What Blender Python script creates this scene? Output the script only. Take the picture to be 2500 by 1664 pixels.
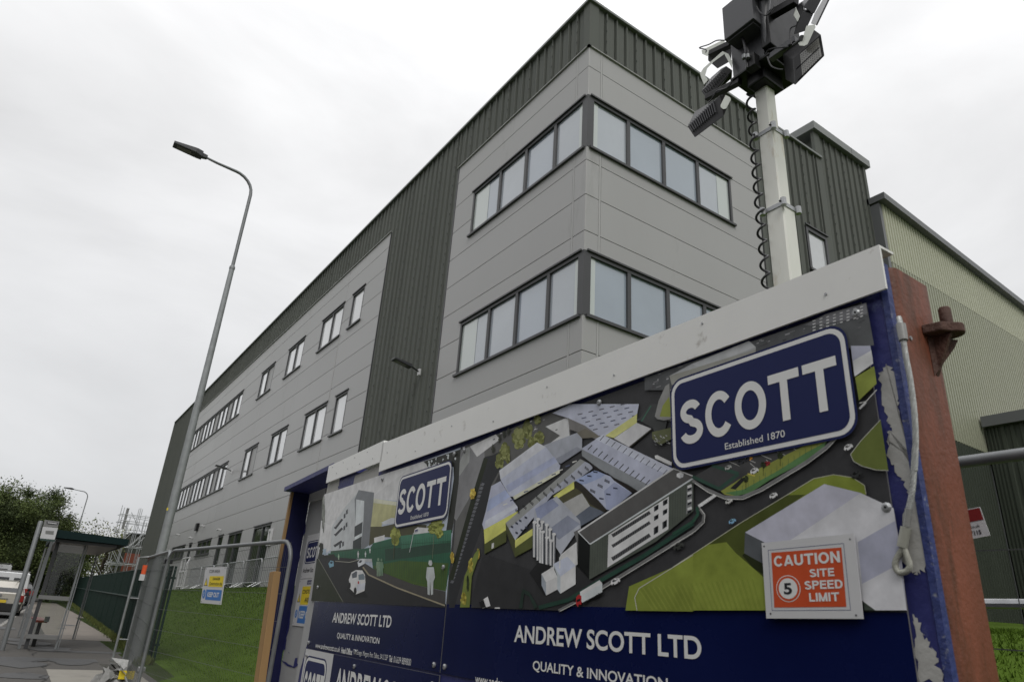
import bpy, math, random
import numpy as np
from mathutils import Vector, Matrix
random.seed(7); RNG = np.random.default_rng(7)
for o in list(bpy.data.objects): bpy.data.objects.remove(o, do_unlink=True)
SC = bpy.context.scene; COL = SC.collection

# ------------------------------------------------------------------ camera
# world: +X away from the street (building depth), +Y along the street, Z up, origin = eye height (ground about -1.4)
CAM_R = np.array([0.81905198, -0.5703267, 0.06230017]); CAM_D = np.array([0.26841025, 0.28494825, -0.92019587]); CAM_F = np.array([0.50705994, 0.77041025, 0.38646896])
FPX = 1666.2
cd = bpy.data.cameras.new('camera'); cam = bpy.data.objects.new('camera', cd); COL.objects.link(cam)
cd.sensor_width = 36; cd.lens = FPX / 2500 * 36; cd.clip_start = 0.05; cd.clip_end = 5000
cd.dof.use_dof = True; cd.dof.focus_distance = 6.0; cd.dof.aperture_fstop = 5.6
cam.matrix_world = Matrix([[CAM_R[i], -CAM_D[i], -CAM_F[i], 0] for i in range(3)] + [[0, 0, 0, 1]])
SC.camera = cam
# ------------------------------------------------------------------ sky, sun, exposure
W = bpy.data.worlds.new('World'); SC.world = W; W.use_nodes = True
nt = W.node_tree; nt.nodes.clear(); N = nt.nodes.new; LK = nt.links.new
out = N('ShaderNodeOutputWorld'); bg = N('ShaderNodeBackground'); bg2 = N('ShaderNodeBackground'); add = N('ShaderNodeAddShader')
sky = N('ShaderNodeTexSky'); sky.sky_type = 'NISHITA'; sky.sun_disc = False
SUN_EL, SUN_AZ = math.radians(48), math.radians(205)
sky.sun_elevation = SUN_EL; sky.sun_rotation = SUN_AZ; sky.air_density = 1.0; sky.dust_density = 4.0
bg2.inputs['Strength'].default_value = 0.006; LK(sky.outputs[0], bg2.inputs['Color'])
tc = N('ShaderNodeTexCoord'); sep = N('ShaderNodeSeparateXYZ'); LK(tc.outputs['Generated'], sep.inputs[0])
# overcast luminance grows towards the zenith; soft cloud bodies on top
rmp = N('ShaderNodeValToRGB'); LK(sep.outputs['Z'], rmp.inputs[0])
el = rmp.color_ramp.elements; el[0].position = 0.0; el[0].color = (.66, .67, .685, 1); el[1].position = 1.0; el[1].color = (2.0, 2.0, 2.02, 1)
for p, c in ((.18, (.745, .75, .76)), (.42, (.86, .862, .87)), (.62, (.96, .96, .965)), (.80, (1.08, 1.08, 1.09))):
    e = el.new(p); e.color = (*c, 1)
mp = N('ShaderNodeMapping'); mp.inputs['Scale'].default_value = (1.0, 1.0, 2.2); LK(tc.outputs['Generated'], mp.inputs[0])
nz = N('ShaderNodeTexNoise'); nz.inputs['Scale'].default_value = 1.9; nz.inputs['Detail'].default_value = 7; nz.inputs['Roughness'].default_value = .52; nz.inputs['Distortion'].default_value = .35
LK(mp.outputs[0], nz.inputs['Vector'])
mr = N('ShaderNodeMapRange'); mr.inputs['From Min'].default_value = .3; mr.inputs['From Max'].default_value = .7; mr.inputs['To Min'].default_value = .80; mr.inputs['To Max'].default_value = 1.12
LK(nz.outputs['Fac'], mr.inputs[0])
mul = N('ShaderNodeVectorMath'); mul.operation = 'SCALE'; LK(rmp.outputs[0], mul.inputs[0]); LK(mr.outputs[0], mul.inputs['Scale'])
dt = N('ShaderNodeVectorMath'); dt.operation = 'DOT_PRODUCT'; LK(tc.outputs['Generated'], dt.inputs[0]); dt.inputs[1].default_value = (.50, .60, .62)   # the cloud is thinnest ahead, where the sky is brightest
m3 = N('ShaderNodeMapRange'); m3.inputs['From Min'].default_value = .3; m3.inputs['From Max'].default_value = 1.0; m3.inputs['To Min'].default_value = .82; m3.inputs['To Max'].default_value = 1.05; LK(dt.outputs['Value'], m3.inputs[0])
mu2 = N('ShaderNodeVectorMath'); mu2.operation = 'SCALE'; LK(mul.outputs[0], mu2.inputs[0]); LK(m3.outputs[0], mu2.inputs['Scale'])
LK(mu2.outputs[0], bg.inputs['Color']); bg.inputs['Strength'].default_value = 1.0
LK(bg.outputs[0], add.inputs[0]); LK(bg2.outputs[0], add.inputs[1]); LK(add.outputs[0], out.inputs[0])
sl = bpy.data.lights.new('sun', 'SUN'); sl.energy = 1.1; sl.angle = math.radians(25); sl.color = (1, .98, .95)
sun = bpy.data.objects.new('sun', sl); COL.objects.link(sun)
sd = Vector((math.sin(SUN_AZ) * math.cos(SUN_EL), math.cos(SUN_AZ) * math.cos(SUN_EL), math.sin(SUN_EL)))
sun.rotation_euler = sd.to_track_quat('Z', 'Y').to_euler()
SC.view_settings.view_transform = 'Standard'; SC.view_settings.look = 'None'; SC.view_settings.exposure = 0.0; SC.view_settings.gamma = 1
SC.render.engine = 'CYCLES'

# ------------------------------------------------------------------ measuring helpers (source-photo pixel -> point on a plane)
def ray(u, v): return CAM_R * ((u - 1250) / FPX) + CAM_D * ((v - 832) / FPX) + CAM_F
def onX(u, v, X): d = ray(u, v); return d * (X / d[0])
def onY(u, v, Y): d = ray(u, v); return d * (Y / d[1])
def onZ(u, v, Z): d = ray(u, v); return d * (Z / d[2])
def zm(ox, oy, s): return lambda p: (ox + p[0] / s, oy + p[1] / s)

# ------------------------------------------------------------------ materials
def lin(c): return tuple(((x / 255) / 12.92 if x / 255 <= .04045 else ((x / 255 + .055) / 1.055) ** 2.4) for x in c)
MATS = {}
def mat(name, col, rough=.6, metal=0, spec=.5, noise=0.0, nscale=5, bump=0.0, bscale=40, streak=0, coat=0, attr=False, vec='Object', dirt=None, dirtamt=0, dirtscale=2, alpha=None, detail=6):
    m = bpy.data.materials.new(name); m.use_nodes = True; t = m.node_tree; b = t.nodes['Principled BSDF']
    b.inputs['Base Color'].default_value = (*col, 1); b.inputs['Roughness'].default_value = rough; b.inputs['Metallic'].default_value = metal
    b.inputs['Specular IOR Level'].default_value = spec
    if coat: b.inputs['Coat Weight'].default_value = coat; b.inputs['Coat Roughness'].default_value = .08
    n = t.nodes.new; l = t.links.new
    co = n('ShaderNodeTexCoord').outputs[vec]
    cur = None
    if attr:
        a = n('ShaderNodeAttribute'); a.attribute_name = 'Col'; cur = a.outputs['Color']
    if noise or dirt:
        tx = n('ShaderNodeTexNoise'); tx.inputs['Scale'].default_value = nscale; tx.inputs['Detail'].default_value = detail; tx.inputs['Roughness'].default_value = .6
        mpn = n('ShaderNodeMapping'); l(co, mpn.inputs[0]); l(mpn.outputs[0], tx.inputs['Vector'])
        if streak: mpn.inputs['Scale'].default_value = (1, 1, 1 / streak)
        r = n('ShaderNodeMapRange'); r.inputs['From Min'].default_value = .25; r.inputs['From Max'].default_value = .75
        r.inputs['To Min'].default_value = 1 - noise; r.inputs['To Max'].default_value = 1 + noise; l(tx.outputs['Fac'], r.inputs[0])
        s = n('ShaderNodeVectorMath'); s.operation = 'SCALE'; l(r.outputs[0], s.inputs['Scale'])
        if cur is not None: l(cur, s.inputs[0])
        else: s.inputs[0].default_value = col
        cur = s.outputs[0]
        if rough < .9:
            rr = n('ShaderNodeMapRange'); rr.inputs['To Min'].default_value = max(0, rough - .08); rr.inputs['To Max'].default_value = min(1, rough + .1); l(tx.outputs['Fac'], rr.inputs[0]); l(rr.outputs[0], b.inputs['Roughness'])
    if dirt:
        t2 = n('ShaderNodeTexNoise'); t2.inputs['Scale'].default_value = dirtscale; t2.inputs['Detail'].default_value = 9; t2.inputs['Roughness'].default_value = .7
        m2 = n('ShaderNodeMapping'); l(co, m2.inputs[0]); l(m2.outputs[0], t2.inputs['Vector'])
        if streak: m2.inputs['Scale'].default_value = (1, 1, 1 / streak)
        cr = n('ShaderNodeMapRange'); cr.inputs['From Min'].default_value = .62 - dirtamt * .3; cr.inputs['From Max'].default_value = .74 - dirtamt * .2; l(t2.outputs['Fac'], cr.inputs[0])
        mx = n('ShaderNodeMix'); mx.data_type = 'RGBA'; l(cr.outputs[0], mx.inputs[0]); mx.inputs[7].default_value = (*dirt, 1)
        if cur is not None: l(cur, mx.inputs[6])
        else: mx.inputs[6].default_value = (*col, 1)
        cur = mx.outputs[2]
    if cur is not None: l(cur, b.inputs['Base Color'])
    if bump:
        bt = n('ShaderNodeTexNoise'); bt.inputs['Scale'].default_value = bscale; bt.inputs['Detail'].default_value = 4; l(co, bt.inputs['Vector'])
        bp = n('ShaderNodeBump'); bp.inputs['Strength'].default_value = bump; bp.inputs['Distance'].default_value = .01; l(bt.outputs['Fac'], bp.inputs['Height']); l(bp.outputs[0], b.inputs['Normal'])
    MATS[name] = m; return m
M = {}
M['panel'] = mat('grey_panel', (.37, .368, .366), .42, noise=.045, nscale=.35, bump=.10, bscale=1.3, dirt=(.30, .30, .295), dirtamt=.07, dirtscale=.7, streak=4)
M['paneld'] = mat('joint_grey', (.10, .10, .10), .7)
M['trimg'] = mat('trim_grey', (.40, .40, .395), .4)
M['clad'] = mat('green_cladding', (.112, .120, .107), .6, spec=.18, noise=.10, nscale=.7, streak=6)
M['cladcap'] = mat('cap_grey', (.19, .20, .195), .4, noise=.05, nscale=1)
M['screw'] = mat('screw_dark', (.05, .055, .05), .5)
M['frame'] = mat('window_frame', (.052, .053, .056), .4, noise=.05, nscale=3)
M['glass'] = mat('window_glass', (.36, .41, .48), .04, spec=1.0, coat=1, noise=.05, nscale=.6)
M['glassb'] = mat('window_glass_b', (.31, .365, .43), .03, spec=1.0, coat=1, noise=.08, nscale=.5)
M['glassc'] = mat('window_glass_c', (.40, .44, .49), .05, spec=1.0, coat=1, noise=.06, nscale=.9)
M['glass2b'] = mat('bright_glass_b', (.52, .54, .56), .05, spec=1.0, coat=1, noise=.05)
M['glass2c'] = mat('bright_glass_c', (.68, .69, .70), .06, spec=1.0, coat=1, noise=.05)
M['blind'] = mat('window_blind', (.50, .55, .53), .12, spec=1.0, coat=1)
M['glass2'] = mat('bright_glass', (.62, .63, .64), .06, spec=1.0, coat=1, noise=.04, nscale=.4)  # bright panes: white infill plus sky reflection put into the colour
M['infill'] = mat('grey_infill', (.30, .30, .295), .4)
M['doorglass'] = mat('door_glass', (.02, .03, .024), .04, spec=.8)
M['doorglassg'] = mat('door_glass_green', (.045, .06, .035), .1, spec=.8)
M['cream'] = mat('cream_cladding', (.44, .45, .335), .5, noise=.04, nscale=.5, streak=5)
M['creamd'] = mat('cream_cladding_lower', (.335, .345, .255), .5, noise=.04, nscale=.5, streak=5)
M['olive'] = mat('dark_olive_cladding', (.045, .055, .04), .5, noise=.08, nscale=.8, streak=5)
M['verge'] = mat('verge_grey', (.125, .13, .135), .4)
M['white'] = mat('white_trim', (.80, .80, .775), .35, noise=.03, nscale=6, dirt=(.42, .40, .36), dirtamt=.02, dirtscale=9)
M['blue'] = mat('blue_paint', (.030, .034, .15), .5, spec=.3, noise=.16, nscale=9, bump=.35, bscale=28, dirt=(.10, .12, .25), dirtamt=.1, dirtscale=14)
M['blueshade'] = mat('blue_paint_shaded', (.014, .016, .07), .55, spec=.25, noise=.2, nscale=6)  # same blue paint, with the shade on the jamb put into the colour
M['bluedge'] = mat('blue_edge', (.030, .045, .17), .55, noise=.3, nscale=30, dirt=(.35, .36, .38), dirtamt=.12, dirtscale=40, bump=.4, bscale=60)
M['peel'] = mat('peeled_grey', (.42, .415, .395), .8, noise=.07, nscale=7, bump=.45, bscale=22)
M['greydoor'] = mat('grey_plywood', (.36, .365, .37), .6, noise=.05, nscale=3)
M['redsteel'] = mat('red_oxide_steel', (.205, .062, .032), .55, noise=.22, nscale=6, streak=5, dirt=(.10, .035, .015), dirtamt=.5, dirtscale=11, bump=.25, bscale=70)
M['rust'] = mat('rust_brown', (.085, .04, .028), .75, noise=.3, nscale=25, bump=.5, bscale=90)
M['galv'] = mat('galvanised', (.40, .41, .42), .38, metal=.55, noise=.16, nscale=22)
M['galvd'] = mat('galvanised_dull', (.215, .225, .23), .5, metal=.3, noise=.14, nscale=9)
M['lampcol'] = mat('lamp_column_steel', (.30, .315, .32), .5, metal=.2, noise=.2, nscale=5)
M['wire'] = mat('mesh_wire', (.075, .08, .08), .6)
M['rope'] = mat('wire_rope', (.42, .43, .42), .45, metal=.3, noise=.15, nscale=60)
M['ferrule'] = mat('rope_ferrule', (.36, .36, .31), .5, noise=.1, nscale=30)
M['mastw'] = mat('mast_steel', (.80, .80, .74), .4, metal=.0, noise=.05, nscale=8, dirt=(.50, .42, .26), dirtamt=.22, dirtscale=3.5, streak=4)
M['black'] = mat('black_metal', (.009, .009, .010), .4, spec=.3, noise=.1, nscale=8)
M['boxgrey'] = mat('box_grey', (.055, .056, .062), .35, noise=.06, nscale=4)
M['cable'] = mat('black_cable', (.015, .015, .018), .4)
M['zinc'] = mat('zinc_bracket', (.62, .64, .58), .35, metal=.3, noise=.1, nscale=10)
M['lens'] = mat('lamp_lens', (.24, .235, .22), .12, noise=.25, nscale=60, coat=.6)
M['lampgrey'] = mat('lamp_head_dark', (.05, .052, .056), .4)
M['lamplens'] = mat('street_lens', (.20, .19, .16), .2)
M['grass'] = mat('grass', (.054, .092, .010), .95, spec=.1, noise=.28, nscale=1.3, bump=.6, bscale=35)
M['blade'] = mat('grass_blades', (.060, .104, .011), .9, spec=.1, noise=.3, nscale=1.0)
M['weed'] = mat('weed_verge', (.10, .12, .03), .95, noise=.4, nscale=5)
M['asphalt'] = mat('asphalt', (.06, .06, .06), .85, noise=.15, nscale=2, bump=.3, bscale=90)
M['pave'] = mat('pavement_tarmac', (.074, .069, .062), .85, noise=.16, nscale=1.4, bump=.3, bscale=80, dirt=(.07, .068, .065), dirtamt=.25, dirtscale=1.2)
M['pavel'] = mat('pavement_concrete', (.25, .235, .205), .85, noise=.12, nscale=2.5, bump=.2, bscale=60, dirt=(.16, .15, .135), dirtamt=.1)
M['paver'] = mat('pavement_worn', (.20, .175, .15), .85, noise=.14, nscale=1.6)
M['paved'] = mat('pavement_damp', (.055, .055, .055), .6, noise=.2, nscale=2)
M['kerb'] = mat('kerb_stone', (.30, .29, .27), .85, noise=.1, nscale=3)
M['greenfence'] = mat('green_fence', (.005, .022, .016), .8, spec=.15, noise=.15, nscale=4)
M['greenrail'] = mat('green_fence_rail', (.03, .06, .052), .6)
M['wood'] = mat('new_timber', (.33, .20, .085), .65, noise=.14, nscale=4, streak=8, dirt=(.22, .12, .05), dirtamt=.05, dirtscale=5)
M['woodold'] = mat('old_timber', (.30, .21, .12), .8, noise=.3, nscale=14)
M['concrete'] = mat('concrete_block', (.21, .205, .195), .9, noise=.14, nscale=8, bump=.5, bscale=60)
M['shelter'] = mat('shelter_green', (.006, .020, .020), .7, spec=.2)
M['alu'] = mat('aluminium', (.24, .24, .235), .4, metal=.3, noise=.06, nscale=6)
M['red'] = mat('red_paint', (.22, .02, .02), .4)
M['signw'] = mat('sign_white', (.60, .60, .61), .35, noise=.03, nscale=10)
M['signy'] = mat('sign_yellow', (.80, .62, .03), .4)
M['signb'] = mat('sign_blue', (.05, .19, .52), .4)
M['navy'] = mat('navy_print', (.004, .008, .055), .25, spec=.14, noise=.12, nscale=2)
M['navylogo'] = mat('navy_logo', (.022, .028, .098), .4, spec=.10, noise=.04, nscale=3)
M['orange'] = mat('orange_print', (.58, .085, .028), .3, coat=.1, noise=.06, nscale=20)
M['txtw'] = mat('white_print', (.74, .74, .73), .35)
M['txtk'] = mat('black_print', (.02, .02, .025), .4)
M['txtn'] = mat('navy_text', (.03, .04, .16), .4)
M['print'] = mat('poster_print', (.5, .5, .5), .38, attr=True, noise=.18, nscale=14, spec=.12, detail=10)
M['carw'] = mat('car_paint_champagne', (.50, .47, .41), .3, metal=.2, coat=.8)
M['carwhite'] = mat('car_paint_white', (.72, .73, .74), .3, coat=.8)
M['carblk'] = mat('car_paint_black', (.02, .02, .022), .3, coat=.8)
M['carglass'] = mat('car_glass', (.02, .022, .025), .05, spec=.8)
M['rubber'] = mat('rubber', (.02, .02, .02), .8)
M['plate'] = mat('plate_yellow', (.75, .55, .04), .4)
M['tail'] = mat('tail_lamp', (.25, .015, .01), .2)
M['bark'] = mat('bark', (.06, .048, .036), .9, noise=.3, nscale=6)
M['bldorange'] = mat('orange_cladding', (.26, .07, .04), .6, noise=.1, nscale=.5)
M['blddark'] = mat('dark_cladding', (.055, .06, .05), .6)
M['plastic'] = mat('clear_plastic', (.28, .28, .27), .25, noise=.2, nscale=20)
M['hiorange'] = mat('orange_lamp', (.8, .12, .04), .4)
def leafmat(name, c):
    m = mat(name, c, .7, spec=.2, noise=.45, nscale=.55, detail=3)
    m.node_tree.nodes['Principled BSDF'].inputs['Transmission Weight'].default_value = 0
    return m
M['leafd'] = leafmat('leaf_dark', (.045, .062, .022)); M['leafm'] = leafmat('leaf_mid', (.088, .116, .036)); M['leafl'] = leafmat('leaf_light', (.15, .16, .065)); M['leafk'] = leafmat('leaf_darkest', (.028, .038, .018))  # last leaf green is the darkest, for the trees at the back
def tone(m, a):   # every panel comes out of the batch a shade lighter or darker
    t = m.node_tree; b = t.nodes['Principled BSDF']; lk = b.inputs['Base Color'].links[0]; src = lk.from_socket
    oi = t.nodes.new('ShaderNodeObjectInfo'); r = t.nodes.new('ShaderNodeMapRange'); r.inputs['To Min'].default_value = 1 - a; r.inputs['To Max'].default_value = 1 + a; t.links.new(oi.outputs['Random'], r.inputs[0])
    v = t.nodes.new('ShaderNodeVectorMath'); v.operation = 'SCALE'; t.links.new(src, v.inputs[0]); t.links.new(r.outputs[0], v.inputs['Scale']); t.links.new(v.outputs[0], b.inputs['Base Color'])
tone(M['panel'], .035); tone(M['clad'], .05); tone(M['cream'], .03); tone(M['greydoor'], .02)
gm = bpy.data.materials.new('clear_glass'); gm.use_nodes = True; t = gm.node_tree; t.nodes.clear()
o_ = t.nodes.new('ShaderNodeOutputMaterial'); mx = t.nodes.new('ShaderNodeMixShader'); tr = t.nodes.new('ShaderNodeBsdfTransparent'); gl = t.nodes.new('ShaderNodeBsdfGlossy'); gl.inputs['Roughness'].default_value = .03
tr.inputs[0].default_value = (.88, .90, .89, 1); fr = t.nodes.new('ShaderNodeFresnel'); t.links.new(fr.outputs[0], mx.inputs[0]); t.links.new(tr.outputs[0], mx.inputs[1]); t.links.new(gl.outputs[0], mx.inputs[2]); t.links.new(mx.outputs[0], o_.inputs[0]); M['cglass'] = gm

# ------------------------------------------------------------------ mesh helpers
class MB:
    def __init__(s): s.v = []; s.f = []; s.m = []; s.cols = []
    def add(s, vs, fs, mi=0, col=None):
        k = len(s.v); s.v += [tuple(map(float, p)) for p in vs]
        for f in fs: s.f.append(tuple(i + k for i in f)); s.m.append(mi); s.cols.append(col)
    def box(s, a, b, mi=0):
        x0, y0, z0 = [min(a[i], b[i]) for i in range(3)]; x1, y1, z1 = [max(a[i], b[i]) for i in range(3)]
        s.add([(x0, y0, z0), (x1, y0, z0), (x1, y1, z0), (x0, y1, z0), (x0, y0, z1), (x1, y0, z1), (x1, y1, z1), (x0, y1, z1)],
              [(0, 3, 2, 1), (4, 5, 6, 7), (0, 1, 5, 4), (1, 2, 6, 5), (2, 3, 7, 6), (3, 0, 4, 7)], mi)
    def hexa(s, p, mi=0):  # 4 front, 4 back
        s.add(p, [(0, 1, 2, 3), (7, 6, 5, 4), (0, 4, 5, 1), (1, 5, 6, 2), (2, 6, 7, 3), (3, 7, 4, 0)], mi)
    def beam(s, a, b, w, h, mi=0, up=(0, 0, 1)):
        a = Vector(a); b = Vector(b); d = (b - a).normalized(); u = Vector(up)
        if abs(d.dot(u)) > .98: u = Vector((0, 1, 0))
        r = d.cross(u).normalized() * (w / 2); q = r.cross(d).normalized() * (h / 2)
        s.hexa([a - r - q, a + r - q, a + r + q, a - r + q, b - r - q, b + r - q, b + r + q, b - r + q], mi)
    def tube(s, pts, r, n=8, mi=0, closed=False, cap=True):
        P = [Vector(p) for p in pts]; k = len(P); rs = r if isinstance(r, (list, tuple)) else [r] * k
        base = len(s.v); prev = None
        for i, p in enumerate(P):
            if closed: d = (P[(i + 1) % k] - P[i - 1])
            else: d = P[min(i + 1, k - 1)] - P[max(i - 1, 0)]
            d.normalize()
            if prev is None:
                u = Vector((0, 0, 1)) if abs(d.z) < .9 else Vector((1, 0, 0)); a = d.cross(u).normalized()
            else: a = (prev - d * prev.dot(d)).normalized()
            prev = a; b = d.cross(a)
            for j in range(n):
                t = 2 * math.pi * j / n; s.v.append(tuple(p + (a * math.cos(t) + b * math.sin(t)) * rs[i]))
        for i in range(k if closed else k - 1):
            i2 = (i + 1) % k
            for j in range(n):
                j2 = (j + 1) % n; s.f.append((base + i * n + j, base + i * n + j2, base + i2 * n + j2, base + i2 * n + j)); s.m.append(mi); s.cols.append(None)
        if cap and not closed:
            s.f.append(tuple(base + j for j in reversed(range(n)))); s.f.append(tuple(base + (k - 1) * n + j for j in range(n))); s.m += [mi, mi]; s.cols += [None, None]
    def prism(s, pts, d, mi=0):  # planar polygon extruded by vector d
        n = len(pts); d = Vector(d); q = [Vector(p) + d for p in pts]
        s.add(list(pts) + q, [tuple(range(n)), tuple(reversed(range(n, 2 * n)))] + [(i, i + n, (i + 1) % n + n, (i + 1) % n) for i in range(n)], mi)
    def mesh(s, name, mats, smooth=False):
        me = bpy.data.meshes.new(name); me.from_pydata(s.v, [], s.f)
        for m in (mats if isinstance(mats, (list, tuple)) else [mats]): me.materials.append(M[m] if isinstance(m, str) else m)
        if any(s.m): me.polygons.foreach_set('material_index', s.m)
        if any(c is not None for c in s.cols):
            ca = me.color_attributes.new('Col', 'FLOAT_COLOR', 'CORNER'); arr = []
            for p, c in zip(me.polygons, s.cols):
                for q in range(p.loop_total): k = 1 + random.uniform(-.13, .13); arr += [x * k for x in (c or (.5, .5, .5))] + [1]
            ca.data.foreach_set('color', arr)
        if smooth: me.polygons.foreach_set('use_smooth', [True] * len(me.polygons)); 
        me.update(); return me
    def build(s, name, mats, parent=None, smooth=False, bevel=0):
        o = link(name, s.mesh(name, mats, smooth), parent)
        if bevel:
            b = o.modifiers.new('bevel', 'BEVEL'); b.width = bevel; b.segments = 2; b.limit_method = 'ANGLE'
        if smooth and not bevel:
            try: o.data.set_sharp_from_angle(angle=math.radians(38))
            except Exception: pass
        return o
def link(name, data, parent=None, loc=None, rot=None):
    o = bpy.data.objects.new(name, data); COL.objects.link(o)
    if loc is not None: o.location = loc
    if rot is not None: o.rotation_euler = rot
    if parent is not None:
        o.parent = parent; o.matrix_parent_inverse = Matrix.Translation(-Vector(parent.location)) if parent.type == 'EMPTY' or parent.location.length > 0 else Matrix.Identity(4)
    return o
def thing(name, label, cat, loc=(0, 0, 0), group=None):
    o = bpy.data.objects.new(name, None); COL.objects.link(o); o.location = loc; o.empty_display_size = .2
    return tag(o, label, cat, group)
def tag(o, label, cat, group=None):
    o['label'] = label; o['category'] = cat
    if group: o['group'] = group
    return o
def struct(o): o['kind'] = 'structure'; return o
def stuff(o): o['kind'] = 'stuff'; return o
# children are built in world coordinates; parent empties sit at the thing's base (matrix_parent_inverse cancels it)
def copy_thing(o, delta, label=None):
    def cp(x, par):
        c = x.copy(); COL.objects.link(c)
        if par is not None: c.parent = par; c.matrix_parent_inverse = x.matrix_parent_inverse.copy()
        for ch in x.children: cp(ch, c)
        return c
    c = cp(o, None); c.location = Vector(o.location) + Vector(delta)
    if label: c['label'] = label
    return c

# ------------------------------------------------------------------ ground
def zroad(y): return -1.42 + .0147 * max(-40.0, min(y, 95.0))
def sst(t): t = max(0, min(1, t)); return t * t * (3 - 2 * t)
def xfence(y): return 2.28 + .033 * max(y, 0)
def zter(x, y):
    r = zroad(y); k = sst((y - 7.0) / 3.0); top = k * (max(.82, r + .3) + .012 * max(0, min(x - 8.2, 40))) + (1 - k) * (.26 + .046 * max(0, min(x - 8.2, 20)))
    x0 = xfence(y) + .25
    return r + (top - r) * sst((x - x0) / (8.0 - x0))
xs = sorted(set([-1500, -700, -300, -120, -60, -30, -15] + [round(-8 + .5 * i, 2) for i in range(72)] + [30, 36, 45, 60, 90, 150, 300, 700, 1500]))
ys = sorted(set([-1500, -600, -200, -80, -40, -20] + [-10 + 1.0 * i for i in range(112)] + [105, 120, 150, 200, 300, 600, 1500, 3500]))
b = MB()
b.add([(x, y, zter(x, y) - (.15 if x < 2.4 else 0)) for y in ys for x in xs], [(j * len(xs) + i, j * len(xs) + i + 1, (j + 1) * len(xs) + i + 1, (j + 1) * len(xs) + i) for j in range(len(ys) - 1) for i in range(len(xs) - 1)])
struct(b.build('ground', 'grass', smooth=True))
# kerb line bends to the right with distance
def xkerb(y): return -.32 if y < 20 else -.32 + .0525 * (y - 20) if y < 52 else 1.36 + .025 * (y - 52)
def strip(name, f0, f1, y0, y1, dz, m, dy=1.0):
    b = MB(); n = int(round((y1 - y0) / dy)); vs = []
    for i in range(n + 1):
        y = y0 + (y1 - y0) * i / n; z = zroad(y) + dz; a, c = f0(y), f1(y)
        for k in range(5): vs.append((a + (c - a) * k / 4, y, z))
    b.add(vs, [(i * 5 + k, i * 5 + k + 1, (i + 1) * 5 + k + 1, (i + 1) * 5 + k) for i in range(n) for k in range(4)]); return struct(b.build(name, m))
strip('road', lambda y: xkerb(y) - 8.5, lambda y: xkerb(y) - .10, -40, 120, -.125, 'asphalt')
pav = strip('pavement', lambda y: xkerb(y), lambda y: xfence(y) + .15, -40, 100, 0, 'pave')
strip('far_pavement', lambda y: xkerb(y) - 11, lambda y: xkerb(y) - 8.5, -40, 120, 0, 'pave')
b = MB()
for i in range(130):
    y = -20 + .915 * i; z = zroad(y)
    b.box((xkerb(y) - .13, y, z - .25), (xkerb(y) - .003, y + .905, z + .004))
struct(b.build('kerb', 'kerb'))
def bay(x0, x1, y0, y1, m, dz=.004, nm='paving_bay'):
    b = MB(); vs = [(x0, y0), (x1, y0), (x1, y1), (x0, y1)]; b.add([(x, y, zroad(y) + dz) for x, y in vs], [(0, 1, 2, 3)]); o = b.build(nm, m, None); o.parent = pav; return o
bay(.93, 2.35, 9, 15.7, 'pavel'); bay(-.4, .925, 9, 17.2, 'pave'); bay(.93, 2.3, 3, 8.98, 'pavel')
bay(1.25, 2.95, 24, 40, 'paver'); bay(1.3, 3.3, 40.05, 66, 'paver'); bay(.2, 1.9, 17.3, 18.0, 'paved'); bay(.9, 2.6, 19.6, 20.1, 'paved')
r_ = random.Random(3)
for i in range(14):
    x0, y0 = r_.uniform(0, 2.3), r_.uniform(10, 34); n = 9; a0 = r_.uniform(.15, .6); pts = [(x0 + a0 * (1 + .35 * r_.uniform(-1, 1)) * math.cos(6.283 * k / n), y0 + 1.6 * a0 * (1 + .3 * r_.uniform(-1, 1)) * math.sin(6.283 * k / n)) for k in range(n)]
    b = MB(); b.add([(x, y, zroad(y) + .008 + i * .0004) for x, y in pts], [tuple(range(n))]); o = b.build('damp_patch', 'paved'); o.parent = pav
for k in range(10):
    b = MB(); y = 8 + k * 2.6; x = .9 + r_.uniform(-.2, .2); P = [(x + .05 * r_.uniform(-1, 1) * j, y + .28 * j) for j in range(8)]
    for (xa, ya), (xb, yb) in zip(P[:-1], P[1:]): b.add([(xa - .008, ya, zroad(ya) + .015), (xa + .008, ya, zroad(ya) + .015), (xb + .008, yb, zroad(yb) + .015), (xb - .008, yb, zroad(yb) + .015)], [(0, 1, 2, 3)])
    o = b.build('crack', 'rubber'); o.parent = pav
# weeds along the fence foot
vs = []; fs = []
for i in range(9000):
    y = 17 + 60 * RNG.random() ** 1.5; x = xfence(y) + .02 - abs(RNG.normal(0, .10)); z = zroad(y); h = .04 + .12 * RNG.random(); a = RNG.random() * 6.28; k = len(vs)
    vs += [(x - .02 * math.cos(a), y - .02 * math.sin(a), z), (x + .02 * math.cos(a), y + .02 * math.sin(a), z), (x + RNG.normal(0, .03), y + RNG.normal(0, .03), z + h)]; fs.append((k, k + 1, k + 2))
b = MB(); b.add(vs, fs); tag(stuff(b.build('weeds', 'weed')), 'low weeds and grass along the foot of the green fence', 'weeds')
vs = []; fs = []
def blades(n, x0, x1, y0, y1, hh):
    for i in range(n):
        x = x0 + (x1 - x0) * RNG.random(); y = y0 + (y1 - y0) * RNG.random()
        if x < xfence(y) + .3: continue
        z = zter(x, y) - .01; h = hh * (.5 + RNG.random()); a = RNG.random() * 6.28; k = len(vs); w = .006 + hh * .08
        vs.extend([(x - w * math.cos(a), y - w * math.sin(a), z), (x + w * math.cos(a), y + w * math.sin(a), z), (x + RNG.normal(0, hh * .5), y + RNG.normal(0, hh * .5), z + h)]); fs.append((k, k + 1, k + 2))
blades(80000, 2.6, 8.2, 7, 22, .032); blades(45000, 2.6, 8.2, 22, 45, .045); blades(30000, 3, 9, .5, 5, .04)
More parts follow.
